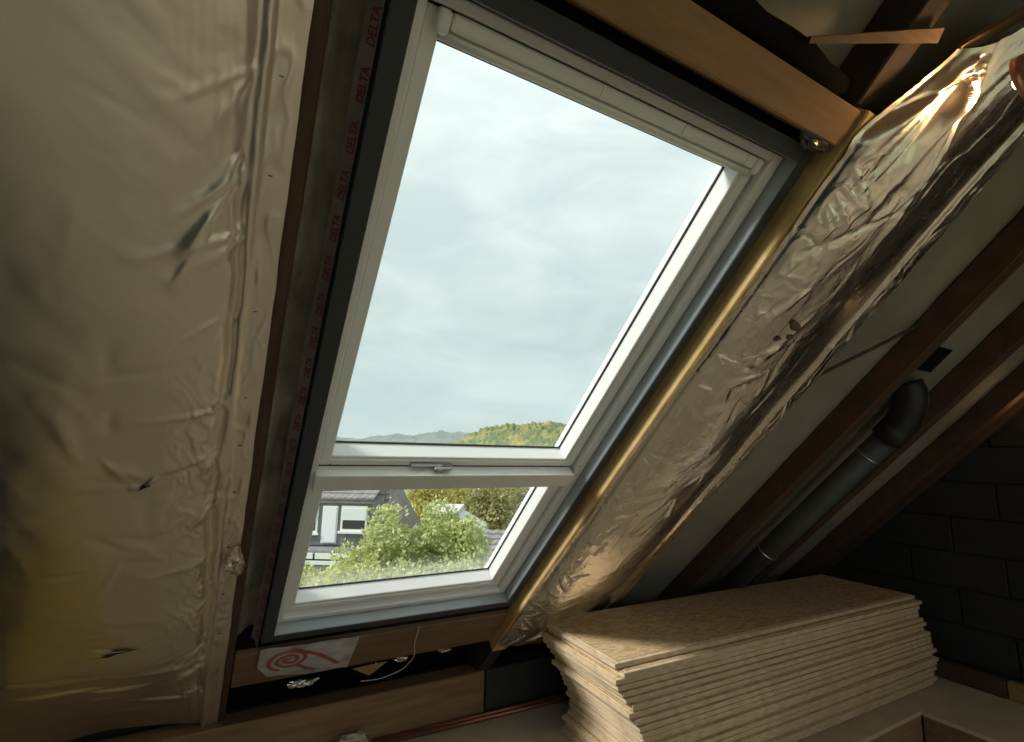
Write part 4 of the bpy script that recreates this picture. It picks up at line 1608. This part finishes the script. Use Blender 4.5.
def shed():
    e = empty('shed', HP(-2.9, 25.5, GROUND_Z), 'dark shed with a pale flat roof beyond the garden trees', 'shed')
    hbox('body', -3.9, -2.75, 25.0, 28, GROUND_Z, -1.72, M_SHED, e)
    hbox('flat_roof', -4.1, -2.6, 24.8, 28.2, -1.72, -1.56, M_SHED_ROOF, e, 0.02)
    V = [HP(-2.75, 25.0, -1.75), HP(-1.3, 25.0, -2.55), HP(-1.3, 28.0, -2.55), HP(-2.75, 28, -1.75),
         HP(-2.75, 25.0, -1.9), HP(-1.3, 25.0, -2.7), HP(-1.3, 28.0, -2.7), HP(-2.75, 28, -1.9)]
    mk('lean_to_roof', V, [(0, 1, 2, 3), (7, 6, 5, 4), (0, 4, 5, 1), (1, 5, 6, 2), (2, 6, 7, 3), (3, 7, 4, 0)], M_SHED_ROOF, e)
    hbox('lean_to_wall', -2.74, -1.4, 25.1, 27.9, GROUND_Z, -2.62, M_SHED, e)
    n = empty('outbuilding', HP(-.4, 15.5, GROUND_Z), 'low outbuilding with a grey tiled roof at the right of the lower pane', 'building')
    hbox('walls', -1.2, 1.6, 14.6, 17.6, GROUND_Z, -2.05, M_RENDER, n)
    tiled_roof('roof_tiles', -1.5, 1.9, 14.1, -2.15, 16.6, -1.15, 9, M_TILE, n)


shed()


def hill(name, b, prof, depth, mat, seed, label, rough):
    n1 = Noise2(seed)
    na = 260
    nb = 26
    a = np.linspace(prof[0][0], prof[-1][0], na)
    h = np.interp(a, [p[0] for p in prof], [p[1] for p in prof])
    V = []
    for j in range(nb):
        f = j / (nb - 1)
        s = math.sin(math.pi * f * 0.5) if f < 1 else 1
        bb = b - depth * (1 - f)
        nz = fbm(n1, a / (rough * 2.2), np.full_like(a, bb / (rough * 2.2)), 4) * rough * .10
        nz = nz + rough * (.9 if rough < 5 else .45) * np.abs(fbm(n1, a / (rough * 1.3) + 50, np.full_like(a, bb / (rough * 1.3)), 2)) * min(1, f * 1.5)
        z = GROUND_Z + (h - GROUND_Z) * s + nz
        for i in range(na):
            V.append(HP(a[i], bb, z[i]))
    for i in range(na):
        V.append(HP(a[i], b + depth * .5, GROUND_Z))
    F = [(j * na + i, j * na + i + 1, (j + 1) * na + i + 1, (j + 1) * na + i) for j in range(nb) for i in range(na - 1)]
    mk(name, V, F, mat, smooth=False, recalc=False, label=label, cat='hill')


hill('wooded_hill', 900, [(-900, 6), (-560, 14), (-400, 30), (-324, 20), (-277, 15), (-240, 22), (-205, 25), (-170, 25), (-132, 32), (-86, 30), (-30, 22), (60, 10), (400, 5)], 160,
     M_HILL_FAR, 71, 'distant hazy wooded ridge on the horizon at the left', 9)
hill('wooded_hill', 400, [(-60, -2), (-46, 5), (-34, 13), (-18, 19.5), (6, 22.5), (30, 24), (44, 22), (70, 24), (110, 18), (170, 4)], 70,
     M_HILL_NEAR, 72, 'nearer green and yellow wooded hill on the horizon at the right', 3.2)


def haze():
    """thin mist lying in the valley between the two ridges"""
    V, F = box_geo(HP, -620, 420, 470, 735, GROUND_Z + .5, 40)
    k = NT('valley_mist')
    k.t.nodes.remove(k.b)
    vs = k.n('ShaderNodeVolumeScatter', Density=0.0011, Anisotropy=0.1)
    vs.inputs['Color'].default_value = (0.93, 0.96, 1.0, 1)
    k.l(vs.outputs[0], k.out.inputs['Volume'])
    o = mk('valley_mist', V, F, k.m, kind='stuff', label='thin pale mist in front of the distant ridge', cat='mist')


haze()
